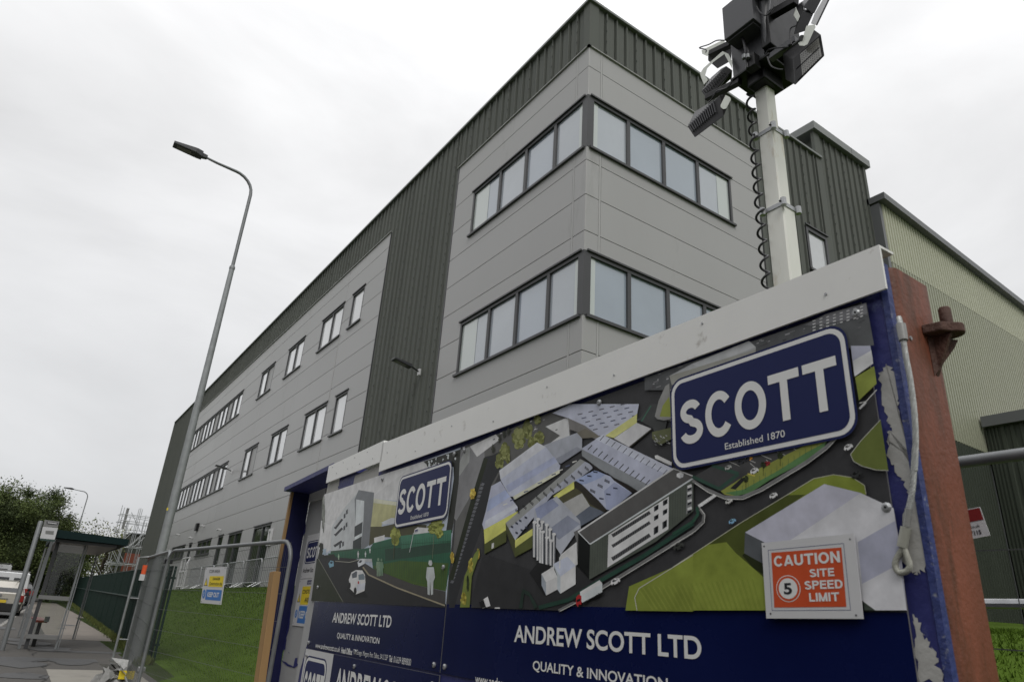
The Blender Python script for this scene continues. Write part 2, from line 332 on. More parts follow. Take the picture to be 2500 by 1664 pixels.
b = MB(); b.add(vs, fs); tag(stuff(b.build('grass', 'blade')), 'short green grass on the bank below the building', 'grass')

# ------------------------------------------------------------------ office building
XF, YF = 8.70, 10.48; ZB = .62; ZT = 15.9; ZG = 14.2
off = thing('office_building', 'three storey office block with grey panels, green ribbed cladding and corner windows', 'building', (12, 30, .8))
mapL = lambda a, d, z: (XF - d, a, z)
mapR = lambda a, d, z: (a, YF - d, z)
def mbox(b, mp, a0, a1, d0, d1, z0, z1, mi=0): p = mp(a0, d0, z0); q = mp(a1, d1, z1); b.box(p, q, mi)
# inner solid core just behind the skins (one closed volume, dark so that joints read dark)
b = MB(); b.box((XF + .10, YF + .10, ZB), (22.3, 69.9, ZT - .35)); b.build('wall_core', 'paneld', off)
def cell_panel(mp, a0, a1, z0, z1, holes, g=.010, d=0.0, dep=.03):
    a0 += g; a1 -= g; z0 += g; z1 -= g
    if a1 - a0 < .05 or z1 - z0 < .05: return
    A = sorted({a0, a1} | {x for h in holes for x in h[:2] if a0 < x < a1}); Zs = sorted({z0, z1} | {x for h in holes for x in h[2:] if z0 < x < z1})
    fill = {}
    for i in range(len(A) - 1):
        for j in range(len(Zs) - 1):
            ca, cz = (A[i] + A[i + 1]) / 2, (Zs[j] + Zs[j + 1]) / 2
            fill[i, j] = not any(h[0] < ca < h[1] and h[2] < cz < h[3] for h in holes)
    todo = {k for k, v in fill.items() if v}
    while todo:
        st = [todo.pop()]; comp = set(st)
        while st:
            i, j = st.pop()
            for q in ((i + 1, j), (i - 1, j), (i, j + 1), (i, j - 1)):
                if q in todo: todo.discard(q); comp.add(q); st.append(q)
        panel_piece(mp, A, Zs, comp, d, dep)
def panel_piece(mp, A, Zs, comp, d, dep):
    fill = {k: True for k in comp}; b = MB()
    for (i, j) in sorted(comp):
        p = [(A[i], Zs[j]), (A[i + 1], Zs[j]), (A[i + 1], Zs[j + 1]), (A[i], Zs[j + 1])]
        b.add([mp(a, d, z) for a, z in p], [(0, 1, 2, 3)])
        for k, (ni, nj) in enumerate([(i, j - 1), (i + 1, j), (i, j + 1), (i - 1, j)]):
            if not fill.get((ni, nj), False):
                q, r = p[k], p[(k + 1) % 4]; b.add([mp(q[0], d, q[1]), mp(r[0], d, r[1]), mp(r[0], d - dep, r[1]), mp(q[0], d - dep, q[1])], [(0, 1, 2, 3)])
    return b.build('cladding_panel', 'panel', off)
ROWS = [.62, 1.6, 2.6, 3.6, 4.6, 5.58, 6.58, 7.58, 8.58, 9.58, 10.58, 11.6, 12.6, 13.54, 14.2]
# windows: (map, a0, a1, z0, z1, mullion positions, [pane materials], header overhang)
HL = []; HR = []
GV = {'glass': ['glass', 'glassb', 'glassc'], 'glass2': ['glass2', 'glass2b', 'glass2c']}
def window(mp, a0, a1, z0, z1, mull, panes, fw=.07, name='window', hole=None, sill=True, post=None, deep=.0):
    if hole is not None: hole.append((a0, a1, z0, z1))
    b = MB(); D0, D1 = -.10 - deep, .004
    mbox(b, mp, a0, a0 + fw, D0, D1, z0 + fw, z1 - fw * 1.4); mbox(b, mp, a1 - fw, a1, D0, D1, z0 + fw, z1 - fw * 1.4)
    mbox(b, mp, a0, a1, D0, D1, z0, z0 + fw); mbox(b, mp, a0, a1, D0, D1, z1 - fw * 1.4, z1)
    for x in mull: mbox(b, mp, x - fw * .75, x + fw * .75, D0, D1 - .004, z0 + fw, z1 - fw * 1.4)
    w = b.build(name, 'frame', off)
    ed = [a0 + fw] + [x for x in mull] + [a1 - fw]
    for i in range(len(ed) - 1):
        l = ed[i] + (fw * .75 if i else 0); r = ed[i + 1] - (fw * .75 if i < len(ed) - 2 else 0)
        p = MB(); pm = panes[i % len(panes)]; q0, q1, q2, q3 = [-.057 + RNG.normal(0, .0022) for _ in range(4)]; za_, zb_ = z0 + fw, z1 - fw * 1.4; pm = GV[pm][int(RNG.integers(0, 3))] if pm in GV else pm; p.hexa([mp(l, q0, za_), mp(r, q1, za_), mp(r, q2, zb_), mp(l, q3, zb_), mp(l, -.075, za_), mp(r, -.075, za_), mp(r, -.075, zb_), mp(l, -.075, zb_)]) if mp is not mapL and mp is not None and False else p.add([mp(l, q0, za_), mp(r, q0, za_), mp(r, q2, zb_), mp(l, q2, zb_)], [(0, 1, 2, 3)]); o = p.build('pane' if pm != 'infill' else 'infill_panel', pm, w)
    p = MB(); mbox(p, mp, a0 - .05, a1 + .05, .006, .05, z1 - .01, z1 + .035); p.build('header_flashing', 'frame', w)
    if sill: p = MB(); mbox(p, mp, a0 - .06, a1 + .06, .006, .07, z0 - .04, z0 + .025); p.build('sill', 'frame', w)
    return w
def strip_light(mp, w, a0, a1, z0, z1):
    p = MB(); mbox(p, mp, a0, a1, -.0480, -.0470, z0, z1); p.build('window_blind', 'blind', w)
for z0, z1 in ((6.42, 8.06), (10.98, 12.6)):
    w = window(mapL, YF - .004 + .13, 15.98, z0, z1, [11.81, 13.14, 14.45], ['glass'], hole=HL, fw=.075)
    strip_light(mapL, w, 10.68, 10.84, z0 + .08, z1 - .11); strip_light(mapL, w, 15.1, 15.9, z0 + .08, z1 - .11)
    w = window(mapR, XF + .13, 14.2, z0, z1, [10.11, 11.42, 12.77], ['glass'], hole=HR, fw=.075)
    strip_light(mapR, w, 8.9, 9.08, z0 + .08, z1 - .11); strip_light(mapR, w, 13.62, 14.1, z0 + .08, z1 - .11)
    p = MB(); p.box((XF - .006, YF - .006, z0), (XF + .13, YF + .13, z1)); p.build('corner_post', 'frame', off)
HL.append((YF, YF + .126, 6.42, 8.06)); HL.append((YF, YF + .126, 10.98, 12.6)); HR.append((XF, XF + .13, 6.42, 8.06)); HR.append((XF, XF + .13, 10.98, 12.6))
for z0, z1 in ((6.45, 8.08), (11.04, 12.63)):
    window(mapL, 24.45, 25.72, z0, z1, [], ['glass2'], hole=HL); window(mapL, 26.66, 29.36, z0, z1, [27.98], ['glass2', 'glass2'], hole=HL)
    window(mapL, 31.74, 34.3, z0, z1, [33.0], ['glass2'], hole=HL); window(mapL, 36.65, 39.2, z0, z1, [37.95], ['infill', 'glass2'], hole=HL)
G, I = 'glass2', 'infill'
window(mapL, 43.1, 59.2, 11.0, 12.58, [44.35 + 1.24 * i for i in range(12)], [G, G, I, G, G, I, G, G, G, I, G, G, G], hole=HL)
window(mapL, 42.9, 58.8, 6.48, 8.06, [44.15 + 1.22 * i for i in range(12)], [G, G, I, G, I, G, G, G, I, G, G, G, G], hole=HL)
window(mapL, 31.4, 34.1, .7, 3.6, [32.7], ['doorglass', 'doorglassg'], hole=HL, name='double_door', sill=False)
window(mapL, 36.2, 38.8, .7, 3.6, [37.5], ['doorglass', 'doorglassg'], hole=HL, name='double_door', sill=False)
window(mapL, 40.05, 41.1, .7, 3.64, [], ['doorglass'], hole=HL, name='door', sill=False)
window(mapL, 42.75, 46.35, 2.78, 3.62, [43.95, 45.15], ['doorglassg', 'doorglass', 'doorglassg'], hole=HL, deep=0)
window(mapL, 48.1, 48.95, .7, 3.66, [], ['doorglass'], hole=HL, name='door', sill=False)
window(mapL, 50.2, 54.7, 2.84, 3.66, [51.3, 52.4, 53.5], ['doorglass', 'doorglassg'], hole=HL)
window(lambda a, d, z: (a, YF - d - .02, z), 17.86, 19.02, 10.88, 12.52, [], ['glass2'], name='window', fw=.11)
# grey panels: front block on both faces with a folded corner column, then the long rear block
CJ = 10.95; CJR = 9.14
for z0, z1 in zip(ROWS[:-1], ROWS[1:]):
    cell_panel(mapL, CJ + .03, 17.14, z0, z1, HL); cell_panel(mapR, CJR + .03, 15.5, z0, z1, HR)
    for lo, hi in [(z0, z1)]:
        hs = [h for h in HL if h[0] < 10.6]
        # folded corner panel (L-shaped)
        segs = [(lo + .010, hi - .010)]
        for h in (6.42, 8.06), (10.98, 12.6):
            ns = []
            for s0, s1 in segs:
                if h[1] <= s0 or h[0] >= s1: ns.append((s0, s1)); continue
                if h[0] > s0: ns.append((s0, h[0]))
                if h[1] < s1: ns.append((h[1], s1))
            segs = ns
        for s0, s1 in segs:
            if s1 - s0 < .05: continue
            b = MB(); d = 0
            b.add([(XF, CJ - .03, s0), (XF, YF + .02, s0), (XF + .006, YF + .006, s0), (XF + .02, YF, s0), (CJR - .03, YF, s0), (XF, CJ - .03, s1), (XF, YF + .02, s1), (XF + .006, YF + .006, s1), (XF + .02, YF, s1), (CJR - .03, YF, s1),
                   (XF + .03, CJ - .03, s0), (XF + .03, YF + .03, s0), (CJR - .03, YF + .03, s0), (XF + .03, CJ - .03, s1), (XF + .03, YF + .03, s1), (CJR - .03, YF + .03, s1)],
                  [(0, 1, 6, 5), (1, 2, 7, 6), (2, 3, 8, 7), (3, 4, 9, 8), (0, 10, 11, 12, 4, 3, 2, 1), (5, 6, 7, 8, 9, 15, 14, 13)])
            b.build('corner_panel', 'panel', off)
VJ = [22.49, 26.6, 31.78, 38.0, 43.5, 49.0, 54.6, 61.0]
for z0, z1 in zip(ROWS[:-1], ROWS[1:]):
    for y0, y1 in zip(VJ[:-1], VJ[1:]): cell_panel(mapL, y0, y1, z0, z1, HL)
for (mp, a, hs) in ((mapL, CJ, HL), (mapR, CJR, HR)):
    for s0, s1 in ((ZB, 6.38), (8.1, 10.94), (12.64, ZG)): b = MB(); mbox(b, mp, a - .026, a + .026, -.02, .006, s0, s1); b.build('corner_joint_trim', 'trimg', off)
for s0, s1 in ((ZB, 6.4), (8.12, 11.0)): b = MB(); mbox(b, mapL, 26.58, 26.62, -.01, .014, s0, s1); b.build('vertical_joint_trim', 'trimg', off)
# drip flashings round the grey blocks
for mp, a0, a1 in ((mapL, YF - .05, 17.2), (mapR, XF - .05, 15.55), (mapL, 22.43, 61.05)):
    b = MB(); mbox(b, mp, a0, a1, -.04, .050, ZG + .004, ZG + .026); b.build('drip_flashing', 'trimg', off)
for mp, a in ((mapL, 17.165), (mapR, 15.525), (mapL, 22.465), (mapL, 61.03)):
    b = MB(); mbox(b, mp, a - .022, a + .022, -.1, .012, ZB, ZG); b.build('edge_flashing', 'frame', off)
# green ribbed cladding, in three-rib sheets
RP = .37
def rib_sheet_mesh(mp0, h, n=3, screws=True, right=False):
    b = MB(); prof = []
    for i in range(n):
        o = i * RP
        prof += [(o, 0), (o + .085, 0), (o + .095, .007), (o + .115, .007), (o + .125, 0), (o + .195, 0), (o + .205, .007), (o + .225, .007), (o + .235, 0), (o + .250, 0), (o + .262, -.040), (o + .290, -.040), (o + .302, .050), (o + .345, .050), (o + .353, 0)]  # groove beside each rib is added to deepen the shaded band
    prof.append((n * RP, 0))
    f = (lambda a, d, z: (a, -d, z)) if right else (lambda a, d, z: (-d, a, z))
    k = len(prof); vs = [f(a, d, 0) for a, d in prof] + [f(a, d, h) for a, d in prof]
    b.add(vs, [(i, i + 1, k + i + 1, k + i) for i in range(k - 1)])
    if screws:
        for i in range(0, n, 3):
            z = .12
            while z < h - .1:
                p = f(i * RP + .283, .055, z); q = f(i * RP + .303, .078, z + .04); b.box(p, q, 1); z += .38
    return b.mesh('cladding_sheet', ['clad', 'screw'])
_cache = {}
def rib_run(mp, a0, a1, z0, z1, base=-.045, right=False):
    n = max(1, int(math.ceil((a1 - a0) / (3 * RP) - 1e-6)))
    for i in range(n):
        s = a0 + i * 3 * RP; nr = min(3, max(1, int(round((a1 - s) / RP))))
        if s >= a1 - .1: break
        key = (round(z1 - z0, 3), nr, right)
        if key not in _cache: _cache[key] = rib_sheet_mesh(None, z1 - z0, nr, True, right)
        link('cladding_sheet', _cache[key], off, mp(s, base, z0)).matrix_parent_inverse = Matrix.Translation(-Vector(off.location))
rib_run(mapL, 17.2, 22.42, ZB, ZT - .06)
rib_run(mapL, 10.70, 17.2, ZG + .03, ZT - .06); rib_run(mapL, 22.42, 61.1, ZG + .03, ZT - .06); rib_run(mapL, 61.1, 69.95, ZB, ZT - .06)
rib_run(mapR, 9.0, 15.5, ZG + .03, ZT - .06, right=True); rib_run(mapR, 15.62, 17.84, ZB, ZT - .06, right=True); rib_run(mapR, 17.84, 18.95, ZB, 10.84, right=True); rib_run(mapR, 17.84, 18.95, 12.56, ZT - .06, right=True)
rib_run(mapR, 19.4, 22.2, ZB, 16.95, right=True)
b = MB(); b.add([(XF + .0, YF + .26, ZG + .03), (XF + .0, YF, ZG + .03), (XF + .32, YF, ZG + .03), (XF + .0, YF + .26, ZT - .06), (XF, YF, ZT - .06), (XF + .32, YF, ZT - .06)], [(0, 1, 4, 3), (1, 2, 5, 4)]); b.build('corner_flashing', 'clad', off)
b = MB(); b.box((15.53, YF - .03, ZB), (15.64, YF + .1, ZG + .02)); b.box((22.2, YF - .03, ZB), (22.36, YF + .1, 16.95)); b.box((19.06, YF - .02, ZT + .0), (19.4, YF + .1, 16.95)); b.box((19.06, YF + .003, ZB), (19.4, YF + .1, ZT - .06)); b.build('corner_flashing', 'clad', off)
b = MB(); b.box((XF - .05, 69.8, ZB), (XF + .2, 70.0, ZT - .06)); b.build('corner_flashing', 'clad', off)
# parapet caps
b = MB(); b.box((XF - .07, YF - .07, ZT - .07), (XF + .45, 70.06, ZT + .02)); b.build('parapet_cap', 'cladcap', off, bevel=.012)
b = MB(); b.box((XF + .452, YF - .07, ZT - .07), (19.36, YF + .4, ZT + .02)); b.build('parapet_cap', 'cladcap', off, bevel=.012)
tw = MB(); tw.box((19.42, YF + .06, ZT - .4), (22.3, 17, 16.95)); tw.build('stair_tower_wall', 'clad', off)
b = MB(); x0, x1, y0, y1, za, zb = 18.95, 22.55, YF - .14, 17.1, 16.93, 17.32
b.add([(x0, y0, za), (x1, y0, za), (x1, y1, za), (x0, y1, za), (x0, y0, zb - .08), (x1, y0, zb - .08), (x1, y1, zb - .08), (x0, y1, zb - .08), (x0 + .12, y0 + .12, zb), (x1 - .12, y0 + .12, zb), (x1 - .12, y1 - .12, zb), (x0 + .12, y1 - .12, zb)],
      [(0, 3, 2, 1), (0, 1, 5, 4), (1, 2, 6, 5), (2, 3, 7, 6), (3, 0, 4, 7), (4, 5, 9, 8), (5, 6, 10, 9), (6, 7, 11, 10), (7, 4, 8, 11), (8, 9, 10, 11)]); b.build('tower_roof_cap', 'cladcap', off)
b = MB(); b.box((21.30, y0 - .004, za + .0), (21.32, y0 - .001, zb - .08)); b.build('cap_joint', 'frame', off)
# dark plinth strip
b = MB(); mbox(b, mapL, YF + .05, 69.9, -.09, -.05, .3, .62); b.build('plinth', 'concrete', off)

# ------------------------------------------------------------------ cream warehouse and green annex on the right
wh = thing('warehouse', 'cream ribbed warehouse wall under a grey sloping roof edge, right of the office', 'building', (30, 14, .8))
YW = 10.15
def corr(x0, x1, zlo, zhi, p, dep, y, m, nm, group=12):
    f0 = zlo if callable(zlo) else (lambda x: zlo); f1 = zhi if callable(zhi) else (lambda x: zhi)
    x = x0
    while x < x1 - 1e-6:
        b = MB(); prof = []
        for i in range(group):
            if x >= x1: break
            prof += [(x, 0), (x + p * .30, 0), (x + p * .36, dep), (x + p * .90, dep), (x + p * .96, 0)]; x += p
        prof.append((min(x, x1 + p), 0)); k = len(prof)
        b.add([(a, y - d, f0(a)) for a, d in prof] + [(a, y - d, f1(a)) for a, d in prof], [(i, i + 1, k + i + 1, k + i) for i in range(k - 1)]); b.build(nm, m, wh)
zv = lambda x: 15.32 - (x - 22.3) * .060
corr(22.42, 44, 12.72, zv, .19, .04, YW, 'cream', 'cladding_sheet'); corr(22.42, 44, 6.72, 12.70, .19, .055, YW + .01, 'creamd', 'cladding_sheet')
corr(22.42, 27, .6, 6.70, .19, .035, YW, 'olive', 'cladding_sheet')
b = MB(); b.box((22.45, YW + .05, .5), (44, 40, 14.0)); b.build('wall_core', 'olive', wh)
b = MB(); b.box((22.24, YW - .02, .6), (22.42, YW + 1.2, 15.1)); b.build('corner_flashing', 'verge', wh)
b = MB(); a0, a1 = 22.1, 44.5
a0 = 22.2; b.hexa([(a0, YW - .28, zv(a0) - .16), (a1, YW - .28, zv(a1) - .16), (a1, YW - .28, zv(a1) + .10), (a0, YW - .28, zv(a0) + .10), (a0, YW + .6, zv(a0) - .16), (a1, YW + .6, zv(a1) - .16), (a1, YW + .6, zv(a1) + .10), (a0, YW + .6, zv(a0) + .10)]); b.build('verge_trim', 'verge', wh)
an = thing('annex_building', 'low dark green clad annex standing in front of the cream warehouse wall', 'building', (30, 0, .8))
b = MB(); b.box((27.1, -14, .5), (40, YW - .1, 7.6)); b.build('wall_core', 'olive', an)
y = -12.0
while y < YW - .3:
    b = MB(); prof = []; y2 = min(y + 1.2, YW - .1); n = 4; w_ = (y2 - y) / n
    for i in range(n): prof += [(y + i * w_, 0), (y + (i + .4) * w_, 0), (y + (i + .5) * w_, .05), (y + (i + .9) * w_, .05)]
    prof.append((y2, 0)); k = len(prof)
    b.add([(27.06 - d, a, .5) for a, d in prof] + [(27.06 - d, a, 7.6) for a, d in prof], [(i + 1, i, k + i, k + i + 1) for i in range(k - 1)]); b.build('cladding_sheet', 'olive', an); y = y2
b = MB(); b.box((26.8, -14, 7.6), (40, YW - .12, 7.98)); b.build('roof_fascia', 'verge', an)

# ------------------------------------------------------------------ fixtures on the office wall
def wall_flood(y, z, label, x1=1.0, white=True):
    t = thing('wall_floodlight', label, 'light', (XF, y, z), 'floodlights on brackets along the office wall')
    b = MB(); b.box((XF - .11, y - .06, z - .22), (XF - .05, y + .06, z - .02)); b.build('wall_bracket', 'signw', t)
    b = MB(); b.tube([(XF - .1, y, z - .1), (XF - .3, y, z - .03), (XF - .42, y, z)], .025, 8); b.build('arm', 'black', t)
    b = MB(); b.hexa([(XF - .38, y - .12, z - .07), (XF - .38, y + .12, z - .07), (XF - .38, y + .12, z + .04), (XF - .38, y - .12, z + .04), (XF - 1.0, y - .15, z + .05), (XF - 1.0, y + .15, z + .05), (XF - 1.0, y + .15, z + .1), (XF - 1.0, y - .15, z + .1)]); b.build('lamp_head', 'lampgrey', t, bevel=.01)
    b = MB(); b.add([(XF - .55, y - .1, z - .052), (XF - .55, y + .1, z - .052), (XF - .92, y + .11, z + .022), (XF - .92, y - .11, z + .022)], [(0, 1, 2, 3)]); b.build('lens', 'lens', t)
wall_flood(18.2, 7.22, 'black floodlight on the green ribbed strip between the grey blocks')
wall_flood(41.2, 7.32, 'small black floodlight beside the lower strip of windows, far along the wall')
def cctv(y, z, label, k=0):
    t = thing('security_camera', label, 'camera', (XF, y, z), 'security cameras above the ground floor windows')
    b = MB(); b.box((XF - .07, y - .05, z - .05), (XF - .004, y + .05, z + .05)); b.build('base', 'signw', t, bevel=.01)
    b = MB(); b.tube([(XF - .07, y, z), (XF - .15, y, z + .01)], .02, 8); b.build('arm', 'signw', t)
    b = MB(); b.tube([(XF - .14, y - .08, z + .02), (XF - .18, y + .12, z - .01)], [.05, .05], 10); b.build('camera_body', 'signw', t)
cctv(45.6, 4.5, 'white security camera near the middle ground floor window'); cctv(53.3, 4.5, 'white security camera farthest along the office wall')
cctv(48.4, 3.98, 'white security camera over the far single door'); cctv(40.9, 3.95, 'white security camera over the near single door')
t = thing('vent_box', 'small black wall box beside the white security cameras', 'box', (XF, 47.4, 4.6)); b = MB(); b.box((XF - .16, 47.2, 4.35), (XF - .004, 47.7, 4.8)); b.build('housing', 'black', t, bevel=.01); b = MB(); b.box((XF - .17, 47.28, 4.42), (XF - .162, 47.62, 4.73)); b.build('cover', 'frame', t)
t = thing('wall_box', 'white framed box on the wall beside the nearer double door', 'box', (XF, 31.0, 3.1)); b = MB()
for q in ((30.9, 31.0), (31.22, 31.32)): b.box((XF - .09, q[0], 2.6), (XF - .004, q[1], 3.3))
b.box((XF - .09, 31.002, 3.2), (XF - .004, 31.218, 3.3)); b.box((XF - .09, 31.002, 2.6), (XF - .004, 31.218, 2.7)); b.build('housing', 'signw', t); b = MB(); b.box((XF - .05, 31.002, 2.7), (XF - .02, 31.218, 3.2)); b.build('cover', 'panel', t)
# ------------------------------------------------------------------ text and flat print
FONTS = {}
def text_mesh(s, bold=0.0):
    cu = bpy.data.curves.new('t', 'FONT'); cu.body = s; cu.size = 1; cu.offset = bold; cu.resolution_u = 6; cu.fill_mode = 'FRONT'
    o = bpy.data.objects.new('t', cu); COL.objects.link(o)
    me = bpy.data.meshes.new_from_object(o); bpy.data.objects.remove(o, do_unlink=True)
    vs = np.array([v.co[:] for v in me.vertices]); fs = [tuple(p.vertices) for p in me.polygons]
    return vs, fs
def text_on(surf, s, box, m, parent, bold=0.0, off=.0015, tight=True, name='lettering', cut=None):
    """surf(u, v, off) -> point; box = (u0, v0, u1, v1) the inked extent of the text (v up)"""
    vs, fs = text_mesh(s, bold)
    x0, x1 = vs[:, 0].min(), vs[:, 0].max(); y0, y1 = vs[:, 1].min(), vs[:, 1].max()
    u0, v0, u1, v1 = box
    P = [surf(u0 + (p[0] - x0) / (x1 - x0) * (u1 - u0), v0 + (p[1] - y0) / (y1 - y0) * (v1 - v0), off) for p in vs]
    b = MB(); b.add(P, fs); return b.build(name, m, parent)
def stroke_glyph(ch, w):
    h = w / 2; P = []
    def arc(cx_, cy_, rx, ry, a0, a1, n=28): return [(cx_ + rx * math.cos(math.radians(a0 + (a1 - a0) * i / n)), cy_ + ry * math.sin(math.radians(a0 + (a1 - a0) * i / n))) for i in range(n + 1)]
    if ch == 'O': return [arc(.43, .5, .43 - h, .51 - h, 0, 360, 48)], .86
    if ch == 'C': return [arc(.42, .5, .42 - h, .51 - h, 38, 322, 44)], .80
    if ch == 'S': return [arc(.36, .735, .335 - h, .27 - h, 18, 265, 30) + arc(.37, .275, .37 - h, .285 - h, 82, -165, 34)], .74
    if ch == 'T': return [[(0, 1 - h), (.78, 1 - h)], [(.39, 1 - w), (.39, 0)]], .78
    if ch == 'A': return [[(h * .9, 0), (.41, 1)], [(.82 - h * .9, 0), (.41, 1)], [(.2, .27), (.62, .27)]], .82
    if ch == 'U': return [[(h, 1), (h, .34)] + arc(.37, .34, .37 - h, .35 - h, 180, 360, 20) + [(.74 - h, 1)]], .74
    if ch == 'I': return [[(h, 0), (h, 1)]], w
    if ch == 'N': return [[(h, 0), (h, 1)], [(.74 - h, 0), (.74 - h, 1)], [(h, 1), (.74 - h, 0)]], .74
    if ch == 'M': return [[(h, 0), (h, 1)], [(.88 - h, 0), (.88 - h, 1)], [(h, 1), (.44, .0)], [(.88 - h, 1), (.44, .0)]], .88
    if ch == 'E': return [[(h, 0), (h, 1)], [(w, 1 - h), (.66, 1 - h)], [(w, h), (.66, h)], [(w, .52), (.62, .52)]], .66
    if ch == 'L': return [[(h, 0), (h, 1)], [(w, h), (.60, h)]], .60
    if ch == 'P': return [[(h, 0), (h, 1)], [(w, 1 - h), (.42, 1 - h)] + arc(.42, .70, .29 - h, .30 - h, 90, -90, 16) + [(w, .40 + h)]], .71
    if ch == 'D': return [[(h, 0), (h, 1)], [(w, 1 - h), (.36, 1 - h)] + arc(.36, .5, .40 - h, .5 - h, 90, -90, 24) + [(w, h)]], .76
    return [], .3
def block_text(surf, s, box, m, parent, w=.19, off=0, gap=.09):
    x = 0; S = []
    for ch in s:
        g, adv = stroke_glyph(ch, w)
        for k, pth in enumerate(g): S.append(([(x + a, q) for a, q in pth], k))
        x += adv + gap
    W_ = x - gap; u0, v0, u1, v1 = box; b = MB()
    for pth, k in S:
        L = []
        for i, p in enumerate(pth):
            closed = abs(pth[0][0] - pth[-1][0]) + abs(pth[0][1] - pth[-1][1]) < 1e-6
            a = pth[i - 1] if i else (pth[-2] if closed else pth[0]); c = pth[i + 1] if i < len(pth) - 1 else (pth[1] if closed else pth[-1])
            dx, dy = c[0] - a[0], c[1] - a[1]; l = math.hypot(dx, dy) or 1; nx, ny = -dy / l * w / 2, dx / l * w / 2
            L.append(((p[0] + nx, min(1.01, max(-.01, p[1] + ny))), (p[0] - nx, min(1.01, max(-.01, p[1] - ny)))))
        vs = [surf(u0 + q[0] / W_ * (u1 - u0), v0 + q[1] * (v1 - v0), off + k * .0002) for pr_ in L for q in pr_]
        b.add(vs, [(2 * i, 2 * i + 2, 2 * i + 3, 2 * i + 1) for i in range(len(L) - 1)])
    return b.build('lettering', m, parent)
def poly_on(surf, pts, off): return [surf(u, v, off) for u, v in pts]
def rrect(u0, v0, u1, v1, r, n=6):
    out = []
    for cx_, cy_, a in ((u1 - r, v1 - r, 0), (u0 + r, v1 - r, 90), (u0 + r, v0 + r, 180), (u1 - r, v0 + r, 270)):
        for i in range(n + 1): t = math.radians(a + 90 * i / n); out.append((cx_ + r * math.cos(t), cy_ + r * math.sin(t)))
    return out
def ell(cx_, cy_, a, c, n=20): return [(cx_ + a * math.cos(2 * math.pi * i / n), cy_ + c * math.sin(2 * math.pi * i / n)) for i in range(n)]
def flat(surf, pts, off, m, parent, name): b = MB(); b.add(poly_on(surf, pts, off), [tuple(range(len(pts)))]); return b.build(name, m, parent)

# ------------------------------------------------------------------ the hoarding, a vertical plane beside the pavement
HX, HA = 1.77, .043
def hpl(y, z, off=0.0): return (HX + HA * y - off, y + off * HA, z)          # off = distance towards the street
def hpx(u, v):                                                             # photo pixel -> (y, z) on that plane
    d = ray(u, v); t = HX / (d[0] - HA * d[1]); return (d[1] * t, d[2] * t)
surfH = lambda y, z, off: hpl(y, z, off)
def Pz(z, pts): return [hpx(*z(p)) for p in pts]
P3 = zm(700, 1050, 2.554); P4 = zm(1100, 1000, 2.3617); P5 = zm(1600, 750, 3.137); P6 = zm(1650, 1150, 3.05); P9 = zm(2050, 550, 2.613); P10 = zm(2050, 1050, 2.553); P2 = zm(350, 1200, 3.38)
ho = thing('hoarding', 'blue painted plywood hoarding with a white top trim, carrying the posters', 'hoarding', (1.95, 3.3, -1.4))
YE = .838; YS = 3.352; YL = 5.62; ZP = .932; ZN = .094; ZPB = -.232
def hbox(b, y0, y1, z0, z1, o0, o1, mi=0):
    p = [hpl(y0, z0, o1), hpl(y1, z0, o1), hpl(y1, z1, o1), hpl(y0, z1, o1), hpl(y0, z0, o0), hpl(y1, z0, o0), hpl(y1, z1, o0), hpl(y0, z1, o0)]
    b.hexa([p[1], p[0], p[3], p[2], p[5], p[4], p[7], p[6]], mi)
for y0, y1 in ((YE + .02, 2.05), (2.054, YS - .002), (YS + .002, 4.57), (4.574, 5.80)):
    b = MB(); hbox(b, y0, y1, -1.36, 1.03, -.022, 0); b.build('plywood_sheet', 'blue', ho)
b = MB(); hbox(b, YE, YE + .018, -1.36, 1.03, -.022, .003); b.build('sheet_edge', 'bluedge', ho)
b = MB(); hbox(b, 1.1, 5.8, -.5, -.41, -.11, -.024); hbox(b, 1.1, 5.8, .6, .69, -.11, -.024); b.build('rail', 'woodold', ho)
# peeled paint: ragged patches lying on the sheet
def ragged(pts, n=5, amp=.004):
    out = []
    for i, p in enumerate(pts):
        q = pts[(i + 1) % len(pts)]
        for k in range(n): t = k / n; out.append((p[0] + (q[0] - p[0]) * t + (RNG.normal(0, amp) if k else 0), p[1] + (q[1] - p[1]) * t + (RNG.normal(0, amp) if k else 0)))
    return out
pe = [P9(p) for p in [(300, 885), (345, 930), (400, 1000), (402, 1060), (380, 1100), (382, 1180), (400, 1280), (440, 1330), (442, 1420), (465, 1500), (480, 1568)]] + [P10(p) for p in [(445, 160), (470, 250), (500, 420), (520, 560), (545, 700), (550, 780), (530, 860), (490, 900), (430, 870), (395, 780), (388, 620), (432, 400), (400, 340), (365, 270), (325, 215), (305, 60)]] + [P9(p) for p in [(322, 1400), (305, 1320), (335, 1290), (300, 1250), (270, 1100), (258, 960), (268, 935)]]
flat(surfH, ragged([hpx(*p) for p in pe]), .0015, 'peel', ho, 'peeled_patch')
pe = [P10(p) for p in [(455, 1145), (490, 1180), (505, 1245), (545, 1290), (580, 1360), (620, 1440), (655, 1568), (500, 1568), (470, 1300)]]
flat(surfH, ragged([hpx(*p) for p in pe]), .0015, 'peel', ho, 'peeled_patch')
pe = [(4.62, 1.04), (5.12, 1.02), (5.15, .93), (5.12, .88), (4.62, .90)]
flat(surfH, ragged(pe), .0015, 'peel', ho, 'peeled_patch')
flat(surfH, ragged([(5.5, 1.05), (5.8, 1.05), (5.8, .2), (5.66, .3), (5.62, .9), (5.52, .93)], 6, .012), .0012, 'peel', ho, 'peeled_patch')
flat(surfH, ragged([(5.64, .9), (5.8, .9), (5.8, -1.3), (5.70, -1.3), (5.72, -.4), (5.64, -.2)], 8, .006), .0016, 'greydoor', ho, 'peeled_patch')
